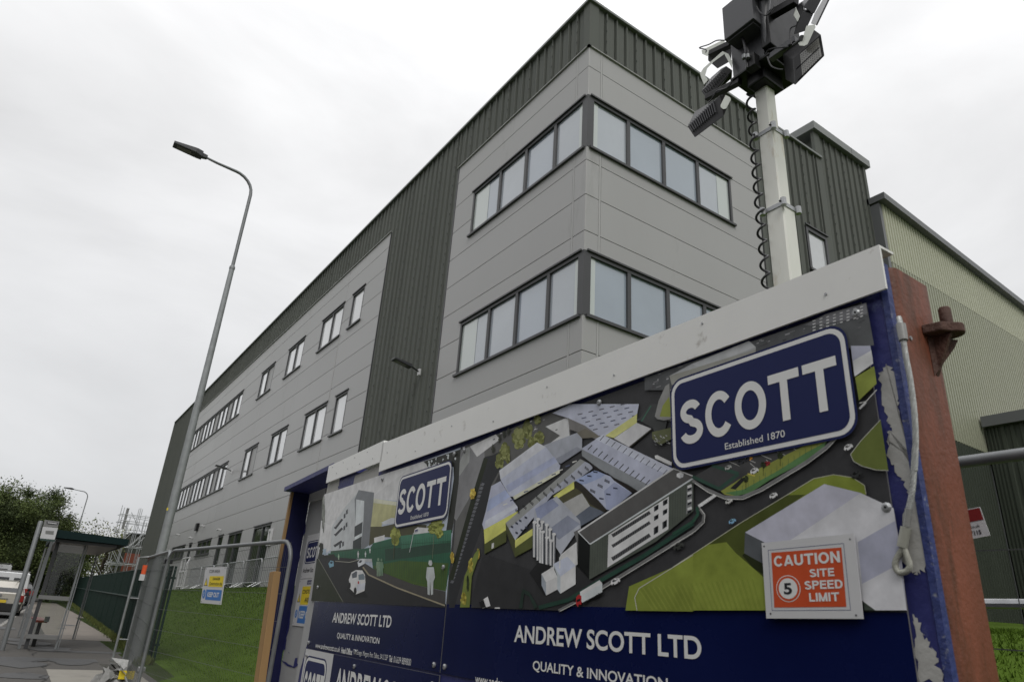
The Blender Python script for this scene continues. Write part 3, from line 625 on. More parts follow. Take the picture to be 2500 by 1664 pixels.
# white top trims (angle section)
def trim(yr, yl, zr0, zr1, zl0, zl1):
    b = MB(); o0, o1 = .003, .026
    b.hexa([hpl(yl, zl0, o1), hpl(yr, zr0, o1), hpl(yr, zr1, o1), hpl(yl, zl1, o1), hpl(yl, zl0, o1 - .008), hpl(yr, zr0, o1 - .008), hpl(yr, zr1, o1 - .008), hpl(yl, zl1, o1 - .008)])
    b.hexa([hpl(yl, zl1 - .008, o1 - .0082), hpl(yr, zr1 - .008, o1 - .0082), hpl(yr, zr1, o1 - .0082), hpl(yl, zl1, o1 - .0082), hpl(yl, zl1 - .008, -.045), hpl(yr, zr1 - .008, -.045), hpl(yr, zr1, -.045), hpl(yl, zl1, -.045)])
    o = b.build('top_trim', 'white', ho)
    s = MB()
    for i in range(8):
        y = yr + .18 + i * (yl - yr - .3) / 7; z = zr0 + (zl0 - zr0) * (y - yr) / (yl - yr) + (.05 + .07 * (i % 2)); c = Vector(hpl(y, z, .0262)); s.tube([c, c + Vector((-.003, 0, 0))], .0045, 8)
    s.build('screw', 'galv', o)
trim(.828, 4.56, .936, 1.076, .965, 1.172); trim(4.535, 5.78, 1.035, 1.19, 1.045, 1.192)

# ---- poster builder
PG = 1.22
def pc(c): l = lin(c); g = .3 * l[0] + .59 * l[1] + .11 * l[2]; k = .20 if l[2] > l[0] else .14; return tuple(min(.72, 1.12 * PG * ((x * (1 - k) + g * k)) ** 1.10) for x in l)
class Art:
    def __init__(s, base): s.b = MB(); s.o = base; s.n = 0
    def poly(s, z, pts, c):
        s.n += 1; P = [hpx(*z(p)) for p in pts]; s.b.add([surfH(a, q, s.o + s.n * .000005) for a, q in P], [tuple(range(len(P)))], 0, pc(c))
    def line(s, z, pts, w, c):
        for (x0, y0), (x1, y1) in zip(pts[:-1], pts[1:]):
            dx, dy = x1 - x0, y1 - y0; L = math.hypot(dx, dy) or 1; nx, ny = -dy / L * w / 2, dx / L * w / 2
            s.poly(z, [(x0 + nx, y0 + ny), (x1 + nx, y1 + ny), (x1 - nx, y1 - ny), (x0 - nx, y0 - ny)], c)
    def blob(s, z, x, y, a, c_, col, n=26, var=18):
        for i in range(n):
            t = RNG.random() * 6.28; r = RNG.random() ** .5; k = RNG.integers(-var, var); q = tuple(int(max(0, min(255, v + k))) for v in col)
            s.poly(z, ell(x + a * r * .8 * math.cos(t), y + c_ * r * .85 * math.sin(t), a * .36, c_ * .26, 7), q)
    def car(s, z, x, y, c, k=1.0):
        s.poly(z, [(x - 44 * k, y + 4 * k), (x - 10 * k, y + 22 * k), (x + 20 * k, y + 14 * k), (x - 20 * k, y - 8 * k)], (42, 42, 43))
        s.poly(z, [(x - 34 * k, y + 14 * k), (x - 30 * k, y - 4 * k), (x - 8 * k, y - 22 * k), (x + 22 * k, y - 26 * k), (x + 36 * k, y - 12 * k), (x + 34 * k, y + 2 * k), (x - 4 * k, y + 24 * k), (x - 24 * k, y + 26 * k)], c)
        d = tuple(int(v * .35) for v in c); l = tuple(min(255, int(v * 1.12)) for v in c)
        s.poly(z, [(x - 26 * k, y - 2 * k), (x - 8 * k, y - 18 * k), (x + 20 * k, y - 22 * k), (x + 6 * k, y - 4 * k), (x - 14 * k, y + 6 * k)], d)
        s.poly(z, [(x - 10 * k, y - 12 * k), (x - 2 * k, y - 18 * k), (x + 14 * k, y - 20 * k), (x + 4 * k, y - 9 * k)], l)
        for wx, wy in ((-14, 22), (24, 6)): s.poly(z, ell(x + wx * k, y + wy * k, 6 * k, 7 * k, 8), (25, 25, 25))
def poster(name, label, y0, y1, group):
    t = thing(name, label, 'poster', hpl((y0 + y1) / 2, ZPB), group)
    return t
def screws(t, pts, r=.009):
    for y, z in pts:
        b = MB(); c = Vector(hpl(y, z, .0095)); b.tube([c, c + Vector((-.006, 0, 0)), c + Vector((-.011, 0, 0))], [r * 1.5, r * 1.5, r * .8], 12); b.tube([c + Vector((-.0111, 0, 0)), c + Vector((-.0125, 0, 0))], r * .35, 8, 1); b.build('bolt', ['galv', 'black'], t)
OB = .008  # print surface distance from the sheet
# ---- right poster (aerial view of the works)
pr = poster('site_poster', 'large right poster with an aerial view of the factory, bearing the caution sign', YE, YS, 'company posters on the hoarding')
YR = .916
b = MB(); hbox(b, YR, YS - .004, ZPB, ZP, .002, OB - .0005); b.build('board', 'alu', pr)
b = MB(); b.add([surfH(y, z, OB) for y, z in ((YS - .004, ZPB), (YR, ZPB), (YR, ZN), (YS - .004, ZN))], [(0, 1, 2, 3)]); b.build('navy_band', 'navy', pr)
A = Art(OB); U = A.poly
A.n = 1; A.b.add([surfH(y, z, OB) for y, z in ((YS - .004, ZN + .0005), (YR, ZN + .0005), (YR, ZP), (YS - .004, ZP))], [(0, 1, 2, 3)], 0, pc((66, 66, 68)))
# top blurred district
U(P4, [(65, 232), (350, 112), (640, -8), (700, -40), (700, 180), (560, 200), (300, 345), (240, 470), (60, 1000), (0, 1137)], (98, 98, 96))
U(P4, [(68, 232), (200, 180), (205, 300), (150, 450), (40, 640), (22, 620)], (128, 128, 130))
U(P4, [(90, 225), (120, 215), (115, 300), (60, 380), (35, 370)], (150, 152, 150))
U(P4, [(118, 212), (268, 142), (292, 172), (160, 272)], (222, 222, 218))
U(P4, [(555, 98), (690, 42), (695, 165), (560, 210), (640, 150)], (196, 200, 208))
U(P4, [(205, 272), (250, 262), (345, 215), (300, 330), (240, 440), (200, 650), (70, 1000), (30, 1140), (0, 1140), (0, 960), (110, 640), (180, 440)], (50, 51, 54))
for i in range(26):
    t = i / 25; U(P4, [(190 - 175 * t, 420 + 560 * t), (205 - 175 * t, 425 + 560 * t), (196 - 175 * t, 440 + 560 * t), (180 - 175 * t, 436 + 560 * t)], (104, 106, 112))
A.line(P4, [(212, 280), (150, 480), (60, 800), (10, 980)], 26, (40, 46, 28))
for i in range(60):
    x, y = RNG.uniform(60, 690), RNG.uniform(30, 330)
    if y > 240 - x * .2: continue
    k = int(RNG.uniform(110, 215)); U(P4, [(x, y), (x + 12, y - 5), (x + 14, y + 1), (x + 2, y + 6)], (k, k, k + 4))
for x, y, a, c in ((400, 165, 38, 62), (452, 112, 28, 55), (322, 240, 28, 50), (290, 300, 24, 48), (520, 163, 30, 38), (474, 188, 20, 34), (510, 60, 20, 26), (340, 280, 14, 30)): A.blob(P4, x, y, a, c, (118, 122, 62), 60, 30)
for x, y, a, c in ((138, 485, 17, 34), (20, 850, 12, 34), (128, 900, 17, 46), (88, 1090, 18, 44), (170, 830, 9, 30)): A.blob(P4, x, y, a, c, (186, 160, 42), 40, 30)
for x, y in ((293, 168), (318, 145), (345, 125), (255, 225)): A.blob(P4, x, y, 9, 24, (52, 56, 40), 20, 12)
U(P4, [(178, 795), (172, 850), (135, 960), (122, 1138), (66, 1138), (92, 960), (150, 830)], (112, 124, 48))
for x, y, a, c in ((128, 900, 14, 40), (88, 1090, 15, 38), (112, 1000, 8, 50)): A.blob(P4, x, y, a, c, (150, 140, 36) if x != 112 else (44, 54, 24), 40, 30)
# yard
U(P4, [(195, 720), (210, 832), (500, 930), (560, 1070), (740, 900), (815, 978), (900, 1010), (640, 1157), (130, 1140), (165, 960), (200, 835)], (56, 56, 58))
# a far shed
U(P4, [(600, 22), (700, -30), (1100, -30), (1090, 26), (905, 152), (868, 152), (790, 95), (690, 50)], (172, 176, 192))
for (x, y) in ((600, 22),):
    for i in range(5):
        for j in range(5): U(P4, [(745 + 62 * i + 22 * j, 28 + 22 * j - 14 * i), (772 + 62 * i + 22 * j, 22 + 22 * j - 14 * i), (776 + 62 * i + 22 * j, 27 + 22 * j - 14 * i), (748 + 62 * i + 22 * j, 34 + 22 * j - 14 * i)], (84, 92, 118) if j % 2 else (96, 96, 108))
U(P4, [(690, 50), (790, 95), (868, 152), (860, 175), (700, 115)], (122, 120, 118))
U(P4, [(905, 152), (1090, 26), (1088, 78), (955, 165)], (214, 208, 120)); U(P4, [(868, 152), (905, 152), (955, 165), (1088, 78), (1090, 84), (960, 172)], (70, 68, 60))
U(P4, [(955, 168), (1088, 78), (1172, 112), (1042, 216)], (190, 190, 192)); U(P4, [(1042, 216), (1172, 112), (1172, 120), (1044, 226)], (60, 58, 50))
U(P4, [(1100, 60), (1165, -30), (1290, -30), (1230, 200), (1180, 110)], (70, 72, 72)); A.line(P4, [(1115, 70), (1170, -20)], 6, (60, 110, 90)); U(P4, [(1235, -30), (1290, -30), (1288, 50), (1240, 45), (1222, 20)], (132, 142, 66)); A.line(P4, [(1225, -20), (1200, 30), (1225, 58), (1290, 64)], 8, (150, 150, 150))
# b middle-left
U(P4, [(548, 208), (742, 135), (772, 168), (772, 232), (650, 312), (580, 265)], (160, 164, 174)); U(P4, [(742, 135), (772, 168), (880, 160), (790, 110)], (112, 108, 96)); U(P4, [(600, 295), (742, 215), (772, 232), (650, 312)], (142, 146, 158))
# c big light shed
U(P4, [(293, 352), (512, 190), (562, 216), (646, 322), (642, 346), (372, 502), (356, 502), (304, 412)], (178, 183, 200)); U(P4, [(293, 352), (512, 190), (562, 216), (300, 402)], (190, 192, 202)); U(P4, [(330, 440), (612, 272), (630, 302), (348, 478)], (160, 168, 196))
U(P4, [(372, 502), (642, 346), (644, 366), (382, 520)], (224, 222, 170))
# d left shed
U(P4, [(248, 440), (300, 412), (356, 502), (400, 562), (400, 586), (206, 696), (195, 660), (214, 592)], (176, 180, 200)); U(P4, [(232, 520), (330, 462), (356, 502), (222, 590)], (158, 170, 206)); U(P4, [(214, 640), (385, 540), (400, 562), (206, 690)], (184, 188, 208))
U(P4, [(204, 692), (400, 584), (400, 612), (334, 655), (336, 695), (210, 775)], (206, 200, 92)); U(P4, [(208, 775), (336, 692), (334, 762), (208, 832)], (82, 88, 42)); U(P4, [(250, 772), (263, 766), (262, 796), (249, 802)], (232, 232, 226))
# e long windowed roof
U(P4, [(332, 652), (762, 286), (832, 322), (832, 342), (730, 416), (600, 492), (386, 752), (352, 712)], (168, 172, 186)); U(P4, [(332, 652), (762, 286), (790, 300), (345, 690)], (150, 152, 150))
for i in range(11):
    t = i / 10; x, y = 790 - 400 * t, 330 + 245 * t
    for q in range(4): U(P4, [(x + q * 6, y + q * 5 - 4), (x + q * 6 + 4, y + q * 5 - 2), (x + q * 6 + 1, y + q * 5 + 13), (x + q * 6 - 3, y + q * 5 + 10)], (40, 40, 44))
    U(P4, [(x - 75, y - 28), (x - 50, y - 36), (x - 48, y - 31), (x - 72, y - 22)], (92, 100, 128) if i % 2 else (205, 205, 190))
for x, y in ((395, 710), (425, 695), (450, 680), (415, 640), (448, 622), (368, 675), (395, 655)): U(P4, [(x - 8, y - 8), (x + 7, y - 3), (x + 8, y + 9), (x - 7, y + 4)], (62, 66, 84))
U(P4, [(386, 752), (492, 682), (490, 722), (385, 797)], (210, 204, 96)); U(P4, [(330, 652), (386, 752), (385, 850), (334, 702)], (78, 80, 50)); U(P4, [(385, 797), (490, 722), (492, 792), (385, 850)], (84, 90, 44))
U(P4, [(606, 500), (726, 414), (728, 456), (626, 516)], (224, 216, 92)); U(P4, [(626, 516), (728, 456), (772, 440), (870, 560), (902, 592), (765, 672)], (84, 82, 58))
U(P4, [(652, 546), (772, 482), (818, 556), (722, 626)], (168, 168, 166)); U(P4, [(722, 626), (818, 556), (905, 592), (765, 672)], (100, 108, 122))
# f front roof
U(P4, [(500, 572), (626, 500), (762, 642), (766, 684), (742, 704), (650, 836), (622, 792), (492, 652)], (164, 168, 178)); U(P4, [(500, 572), (600, 512), (640, 552), (520, 640)], (136, 144, 172)); U(P4, [(580, 690), (690, 610), (762, 660), (640, 750)], (140, 146, 164))
U(P4, [(650, 836), (742, 762), (748, 892), (722, 905), (640, 860)], (196, 200, 206)); U(P4, [(725, 705), (766, 684), (770, 760), (752, 890), (742, 762)], (104, 104, 104))
# g mid sheds
U(P4, [(732, 408), (842, 352), (922, 366), (952, 402), (1062, 482), (940, 582), (914, 576), (864, 520), (772, 432)], (168, 174, 194)); U(P4, [(842, 352), (922, 366), (880, 395), (795, 430), (772, 432), (732, 408)], (146, 160, 194)); U(P4, [(900, 470), (960, 420), (1062, 482), (940, 582), (914, 576)], (150, 158, 186))
U(P4, [(732, 412), (772, 434), (864, 522), (914, 578), (900, 594), (820, 545), (775, 480), (735, 452)], (56, 52, 46))
for x, y in ((815, 385), (850, 362), (770, 410), (925, 490), (965, 455), (885, 515)): U(P4, [(x - 14, y - 7), (x + 12, y - 3), (x + 14, y + 5), (x - 12, y + 2)], (56, 62, 84))
for x, y in ((905, 405), (865, 432), (822, 462)):
    for q in range(5): U(P4, [(x + q * 6, y + q * 3 - 6), (x + q * 6 + 4, y + q * 3 - 4), (x + q * 6 + 1, y + q * 3 + 12), (x + q * 6 - 3, y + q * 3 + 9)], (38, 38, 40))
# h big roof
U(P4, [(770, 226), (892, 146), (1300, 342), (1150, 434), (1100, 472), (960, 382), (870, 332)], (170, 174, 192)); U(P4, [(770, 228), (1150, 432), (1100, 474), (1045, 436), (962, 396), (872, 342), (772, 268)], (134, 138, 142)); U(P4, [(772, 268), (872, 342), (962, 396), (1100, 474), (1055, 476), (955, 408), (922, 368), (852, 352)], (46, 42, 40))
U(P4, [(892, 146), (1300, 342), (1255, 372), (850, 172)], (182, 186, 206))
for i in range(12):
    t = i / 11; x, y = 886 + 365 * t, 166 + 196 * t; A.line(P4, [(x - 10, y + 14), (x + 14, y - 14)], 4, (74, 78, 92)); x, y = 818 + 335 * t, 220 + 200 * t; A.line(P4, [(x - 13, y + 14), (x + 13, y - 14)], 5, (48, 48, 50))
U(P4, [(1196, 268), (1208, 264), (1292, 305), (1290, 330), (1196, 284)], (206, 206, 210)); U(P4, [(1278, 322), (1294, 326), (1290, 336), (1278, 332)], (60, 70, 120))
# i new office
U(P4, [(752, 706), (1302, 342), (1418, 386), (1418, 398), (820, 776)], (92, 91, 90)); A.line(P4, [(750, 706), (1302, 341)], 9, (204, 206, 210)); A.line(P4, [(1302, 342), (1417, 386)], 6, (196, 200, 206)); A.line(P4, [(820, 776), (1417, 396)], 9, (190, 196, 204)); A.line(P4, [(752, 706), (820, 776)], 5, (190, 196, 204))
U(P4, [(1320, 372), (1340, 360), (1360, 372), (1358, 390), (1338, 398), (1320, 388)], (206, 206, 206)); U(P4, [(1340, 378), (1360, 372), (1358, 390), (1338, 398)], (174, 176, 178))
U(P4, [(751, 712), (818, 780), (815, 980), (750, 892)], (28, 30, 30)); U(P4, [(820, 780), (1417, 402), (1417, 585), (1200, 762), (815, 980)], (84, 90, 82))
for i in range(40): x = 835 + i * 14.5; yt = 780 - (x - 820) * .633; A.line(P4, [(x, yt), (x - 3, yt + 190)], 1.6, (70, 76, 70))
U(P4, [(926, 722), (1275, 502), (1273, 690), (920, 910)], (214, 214, 208))
for (x0, y0, x1, y1, w) in ((948, 728, 1166, 592, 22), (948, 788, 1166, 650, 20), (948, 862, 1166, 722, 24)):
    A.line(P4, [(x0, y0), (x1, y1)], w, (96, 96, 98))
    for i in range(22): t = (i + .5) / 22; x = x0 + (x1 - x0) * t; y = y0 + (y1 - y0) * t; A.line(P4, [(x, y - w * .3), (x, y + w * .4)], 5, (30, 32, 36))
    A.line(P4, [(x0, y0 - w * .6), (x1, y1 - w * .6)], 4, (232, 232, 230))
for x, y, h in ((1203, 568, 28), (1255, 535, 28), (1203, 622, 26), (1254, 590, 26), (1202, 695, 40), (1252, 662, 40)): U(P4, [(x - 13, y - h / 2 + 8), (x + 13, y - h / 2 - 8), (x + 12, y + h / 2 - 8), (x - 13, y + h / 2 + 8)], (72, 74, 78)); U(P4, [(x - 5, y - h / 2 + 6), (x + 11, y - h / 2 - 4), (x + 10, y + h / 2 - 9), (x - 5, y + h / 2)], (28, 30, 34)); A.line(P4, [(x - 14, y - h / 2 + 6), (x + 14, y - h / 2 - 10)], 4, (236, 236, 234))
U(P5, [(265, 1375), (300, 1355), (308, 1400), (300, 1560), (258, 1590)], (120, 122, 122))
for y in (1370, 1420, 1480, 1540): U(P5, [(268, y), (300, y - 14), (304, y + 8), (270, y + 20)], (210, 210, 212)); U(P5, [(270, y + 22), (298, y + 10), (298, y + 26), (270, y + 40)], (44, 46, 52))
# j silos
for x, y0, y1 in ((520, 632, 800), (545, 648, 830), (500, 650, 850), (572, 665, 840), (520, 668, 870), (590, 690, 880), (535, 685, 890), (612, 718, 890), (548, 705, 905), (572, 738, 928), (596, 756, 900)):
    y1 = y0 + 200; U(P4, [(x - 12, y0), (x + 12, y0), (x + 10, y1), (x - 10, y1)], (120, 124, 132)); U(P4, [(x - 8, y0), (x + 2, y0), (x + 1, y1), (x - 8, y1)], (198, 202, 208)); U(P4, [(x + 6, y0), (x + 12, y0), (x + 10, y1), (x + 5, y1)], (74, 76, 82)); U(P4, ell(x, y0, 12, 9, 12), (206, 212, 224))
# k silver boxes
U(P4, [(470, 940), (520, 880), (600, 900), (540, 1010), (560, 1075)], (40, 40, 42))
U(P4, [(540, 946), (606, 905), (632, 962), (566, 994)], (196, 200, 216)); U(P4, [(540, 946), (566, 994), (568, 1070), (541, 1012)], (150, 158, 168)); U(P4, [(566, 994), (632, 962), (632, 1036), (568, 1070)], (196, 204, 208))
U(P4, [(608, 890), (690, 846), (738, 900), (650, 962)], (178, 184, 200)); U(P4, [(608, 890), (650, 962), (650, 1060), (632, 1035), (632, 958)], (176, 184, 190)); U(P4, [(650, 962), (738, 900), (738, 1006), (650, 1060)], (202, 208, 212)); A.line(P4, [(646, 850), (646, 915)], 7, (214, 214, 212))
# fence, kerb, truck, cars
U(P4, [(410, 1140), (430, 1030), (470, 1050), (520, 1135), (500, 1150), (470, 1075), (440, 1060), (430, 1145)], (42, 60, 52))
A.line(P4, [(525, 1140), (700, 1095), (840, 1008), (1120, 850), (1417, 655)], 24, (40, 74, 62)); A.line(P4, [(640, 1158), (880, 1030), (1417, 700)], 16, (112, 112, 112)); A.line(P4, [(650, 1160), (890, 1036), (1417, 712)], 4, (186, 186, 182))
U(P4, [(700, 1105), (790, 1110), (900, 1060), (890, 1040), (760, 1085)], (34, 34, 35))
U(P4, [(763, 1050), (876, 982), (892, 1000), (892, 1050), (776, 1112), (763, 1080)], (190, 196, 202)); U(P4, [(763, 1050), (876, 982), (892, 1000), (780, 1066)], (222, 224, 226)); U(P4, [(742, 1080), (758, 1063), (772, 1074), (772, 1118), (752, 1136), (740, 1120)], (176, 30, 36)); U(P4, [(744, 1096), (764, 1086), (766, 1100), (746, 1110)], (30, 30, 34))
for x, y in ((860, 1074), (872, 1066), (790, 1114), (802, 1106), (760, 1130)): U(P4, ell(x, y, 7, 9, 8), (28, 28, 28))
A.car(P4, 967, 990, (200, 206, 214), .8); A.car(P4, 1332, 788, (70, 72, 70), .9)
U(P4, [(178, 1108), (230, 1076), (246, 1130), (200, 1144)], (206, 206, 204)); U(P4, [(178, 1108), (205, 1092), (220, 1138), (192, 1144)], (34, 34, 36)); U(P4, [(270, 1138), (300, 1138), (300, 1146), (270, 1146)], (190, 190, 190))
# P6: lower right
U(P6, [(0, 705), (500, 385), (850, 180), (1050, 58), (1200, 30), (1340, 52), (1430, 110), (1442, 175), (1420, 420), (900, 700), (760, 1038), (-560, 1038), (-640, 1020), (-665, 930), (-560, 810), (-330, 690)] and [(-325, 858), (0, 716), (500, 392), (850, 182), (1050, 60), (1200, 30), (1340, 52), (1430, 110), (1442, 175), (1200, 500), (760, 1036), (-352, 1036)], (124, 136, 44))
U(P4, [(1417, 838), (1105, 1030), (1080, 1082), (1092, 1150), (1098, 1158), (1417, 1163)], (126, 138, 46))
U(P6, [(270, 548), (500, 392), (850, 182), (985, 178), (1000, 170), (560, 470), (530, 620), (690, 720), (690, 800), (470, 610), (400, 530)], (76, 84, 34))
for i in range(46):
    x = -150 + i * 18; A.line(P6, [(x, 1030), (x - 110 + i, 800 + (46 - i) * 1.5)], 3, (112, 126, 40) if i % 2 else (142, 150, 56))
U(P6, [(540, 458), (1130, 100), (1400, 166), (1646, 280), (1702, 600), (1746, 1036), (1512, 1036), (1424, 972), (690, 536)], (170, 170, 184))
U(P6, [(700, 536), (860, 528), (1400, 168), (1646, 280), (1660, 372), (1400, 528), (1424, 972)], (188, 188, 192)); U(P6, [(1380, 530), (1660, 372), (1692, 690), (1412, 840)], (160, 162, 180)); U(P6, [(1412, 840), (1692, 692), (1746, 1036), (1512, 1036), (1424, 972)], (192, 192, 196))
U(P6, [(540, 458), (692, 536), (692, 700), (534, 612)], (88, 92, 96)); U(P6, [(534, 612), (692, 700), (692, 780), (600, 720), (520, 630)], (44, 50, 26)); U(P6, [(1424, 972), (1512, 1036), (1432, 1036)], (70, 78, 70))
A.line(P6, [(0, 716), (500, 392), (850, 182), (1050, 60), (1200, 30), (1340, 52), (1430, 110), (1442, 175)], 5, (170, 170, 150)); A.line(P4, [(1417, 838), (1105, 1030), (1080, 1082), (1094, 1158)], 4, (180, 180, 170))
A.line(P6, [(-20, 552), (160, 440), (225, 380), (236, 330), (205, 285)], 22, (108, 108, 108)); A.line(P6, [(-20, 562), (170, 448), (236, 384), (240, 325), (190, 262)], 4, (190, 190, 186)); A.line(P6, [(0, 470), (150, 380), (190, 320), (180, 270)], 22, (44, 82, 66))
A.car(P6, 445, 376, (120, 168, 200), .8); A.car(P6, 40, 560, (62, 64, 60), .85)
# P5: top strip and roads
U(P5, [(-60, 545), (1640, -25), (1700, 300), (1530, 320), (130, 640), (-60, 640)], (92, 94, 96))
for i in range(150):
    x = RNG.uniform(-40, 1640); yb = 520 - (x) * .325; y = yb + RNG.uniform(0, 170); k = int(RNG.uniform(70, 175)); w = RNG.uniform(8, 40); h = RNG.uniform(3, 10); U(P5, [(x, y), (x + w, y - w * .35), (x + w, y - w * .35 + h), (x, y + h)], (k, k, k + 3))
U(P5, [(1165, 148), (1330, 62), (1640, -20), (1650, 60), (1500, 110), (1230, 150)], (118, 118, 122))
for i in range(8):
    for j in range(4): x, y = 1230 + i * 52, 120 - i * 15 + j * 24 - 8; U(P5, [(x, y), (x + 22, y - 6), (x + 22, y + 2), (x, y + 8)], (196, 198, 202))
U(P5, [(300, 442), (742, 266), (794, 312), (794, 352), (150, 602), (132, 532)], (164, 166, 168)); U(P5, [(300, 442), (742, 266), (794, 312), (390, 470)], (178, 180, 182)); U(P5, [(132, 532), (794, 330), (794, 352), (150, 602)], (148, 148, 140))
U(P5, [(1522, 305), (1672, 305), (1692, 405), (1550, 535)], (160, 162, 178)); U(P5, [(1540, 420), (1680, 340), (1695, 440), (1552, 540)], (196, 198, 198)); U(P5, [(1556, 545), (1702, 460), (1722, 592), (1586, 722)], (132, 142, 56))
A.line(P5, [(1588, 742), (1640, 730), (1722, 640)], 6, (190, 190, 186)); A.line(P5, [(1590, 785), (1640, 735)], 16, (176, 176, 176)); A.line(P5, [(1590, 765), (1620, 735)], 4, (60, 60, 60))
U(P5, [(1524, 1135), (1600, 1030), (1752, 868), (1812, 1256), (1720, 1250), (1600, 1215), (1540, 1180)], (100, 110, 50)); A.line(P5, [(1752, 868), (1600, 1030), (1522, 1132), (1545, 1185), (1610, 1222), (1720, 1252), (1812, 1256)], 5, (166, 166, 156))
U(P5, [(20, 840), (50, 720), (100, 610), (130, 590), (150, 860), (90, 872), (40, 862)], (138, 138, 136)); U(P5, [(58, 842), (80, 760), (130, 690), (150, 845)], (138, 146, 62))
U(P5, [(0, 960), (150, 925), (155, 1010), (60, 1060), (0, 1010)], (96, 100, 70)); 
for i in range(26): x, y = RNG.uniform(10, 150), RNG.uniform(975, 1060); k = int(RNG.uniform(90, 190)); U(P5, [(x, y), (x + 14, y + 7), (x + 10, y + 12), (x - 3, y + 5)], (k, k, k))
U(P5, [(20, 1140), (40, 1135), (148, 1190), (146, 1215), (22, 1158)], (200, 200, 204))
U(P5, [(320, 1300), (470, 1215), (760, 1130), (1180, 1060), (900, 1200), (700, 1310), (560, 1410), (515, 1410)], (72, 72, 73))
for i in range(9): x, y = 590 + i * 62, 1185 - i * 12; A.line(P5, [(x + 100, y + 25), (x + 190 - 50, y + 60)] if i % 2 else [(x, y), (x + 80, y + 34)], 4, (176, 176, 172))
U(P5, [(528, 1412), (720, 1290), (1000, 1150), (1160, 1070), (1345, 1030), (1200, 1150), (900, 1330), (760, 1420), (650, 1450), (560, 1440)], (136, 142, 60))
U(P5, [(560, 1425), (700, 1400), (960, 1260), (1180, 1120), (1340, 1035), (1310, 1090), (1180, 1180), (900, 1330), (760, 1420), (650, 1450)], (86, 124, 76)); A.line(P5, [(310, 1300), (515, 1395), (665, 1280), (460, 1215)], 26, (52, 82, 70))
for i in range(16): t = i / 15; x, y = 650 + 660 * t, 1425 - 390 * t ** 1.05; A.line(P5, [(x, y - 30), (x, y + 18)], 2.5, (54, 96, 72))
A.line(P5, [(310, 1330), (400, 1390), (560, 1458), (690, 1458), (840, 1395), (1180, 1192), (1330, 1080), (1415, 1005)], 24, (118, 118, 118)); A.line(P5, [(330, 1350), (430, 1420), (560, 1472), (700, 1474), (850, 1408), (1190, 1205), (1345, 1090), (1420, 1010)], 5, (188, 188, 184))
for i in range(11): t = i / 10; x, y = 366 + 115 * t, 1522 - 78 * t; U(P5, [(x - 14, y - 2), (x - 6, y - 12), (x + 14, y + 4), (x + 5, y + 14)], (206, 206, 202))
U(P5, [(735, 1275), (790, 1290), (788, 1300), (735, 1284)], (190, 176, 60)); U(P5, [(600, 1390), (690, 1310), (720, 1320), (640, 1400)], (44, 44, 45))
for x, y, c, k in ((590, 1490, (184, 184, 180), .8), (932, 1446, (212, 212, 208), .9), (1506, 1078, (206, 208, 204), 1.0), (1565, 1286, (58, 60, 60), 1.15), (785, 1258, (196, 198, 202), .95), (880, 1205, (150, 46, 50), .8), (752, 1165, (214, 140, 30), .55), (680, 1190, (60, 62, 66), .9), (730, 1172, (52, 54, 60), .6), (585, 1232, (168, 170, 166), .75)): A.car(P5, x, y, c, k)
for x, y in ((985, 1140), (855, 1215), (722, 1320)): A.blob(P5, x, y, 22, 26, (48, 56, 34), 30, 12); A.line(P5, [(x, y), (x, y + 80)], 3, (50, 46, 36))
A.b.build('printed_picture', 'print', pr)
def logo(surf, q, parent, off, txt=.0, est=True):
    """q: y0(left) z0 y1(right) z1 outer edge of the logo plate"""
    y0, z0, y1, z1 = q; h = z1 - z0; w = abs(y1 - y0); sgn = -1 if y1 < y0 else 1
    def sf(u, v, o): return surf(y0 + sgn * u, z0 + v, o)
    flat(sf, rrect(0, 0, w, h, h * .17), off, 'navylogo', parent, 'logo_plate')
    flat(sf, rrect(h * .022, h * .022, w - h * .022, h - h * .022, h * .155), off + .0006, 'txtw', parent, 'logo_border')
    flat(sf, rrect(h * .065, h * .065, w - h * .065, h - h * .065, h * .12), off + .0012, 'navylogo', parent, 'logo_field')
    return sf, w, h
a = hpx(*P5((150, 900))); c = hpx(*P5((1545, 560))); tp = hpx(*P5((800, 352))); bt = hpx(*P5((900, 1122)))
q = (a[0], bt[1], c[0], tp[1]); sf, w, h = logo(surfH, q, pr, OB + .012)
def tbox(sf_y0, sgn, z, l, r, t_, b_):   # pixel extents -> (u0, v0, u1, v1) in logo coordinates
    return None
def hb(z, lt, lb, rt, rb):   # inked box on the hoarding from the photo: left top, left bottom, right top, right bottom
    A_, B_, C_, D_ = [hpx(*z(p)) for p in (lt, lb, rt, rb)]; return ((A_[0] + B_[0]) / 2, (B_[1] + D_[1]) / 2, (C_[0] + D_[0]) / 2, (A_[1] + C_[1]) / 2)
BO = .022
block_text(surfH, 'SCOTT', hb(P5, (222, 735), (225, 1062), (1440, 384), (1440, 790)), 'txtw', pr, .19, OB + .0145)
text_on(surfH, 'Established 1870', hb(P5, (568, 1050), (570, 1100), (1028, 945), (1028, 1000)), 'txtw', pr, .004, OB + .0145)
x_ = hb(P4, (382, 1245), (382, 1344), (1640, 1370), (1640, 1470)); ry = hpx(*P6((205, 1300)))
l_ = hpx(*P4((378, 1300))); zt = (hpx(*P4((400, 1245)))[1] + hpx(*P6((120, 1212)))[1]) / 2; zb = (hpx(*P4((400, 1345)))[1] + hpx(*P6((110, 1386)))[1]) / 2
text_on(surfH, 'ANDREW SCOTT LTD', (l_[0], zb, ry[0], zt), 'txtw', pr, BO, OB + .0015)
l_ = hpx(*P4((485, 1480))); ry = hpx(*P4((1265, 1568))); zt = hpx(*P4((520, 1447)))[1]; zb = hpx(*P4((520, 1514)))[1]
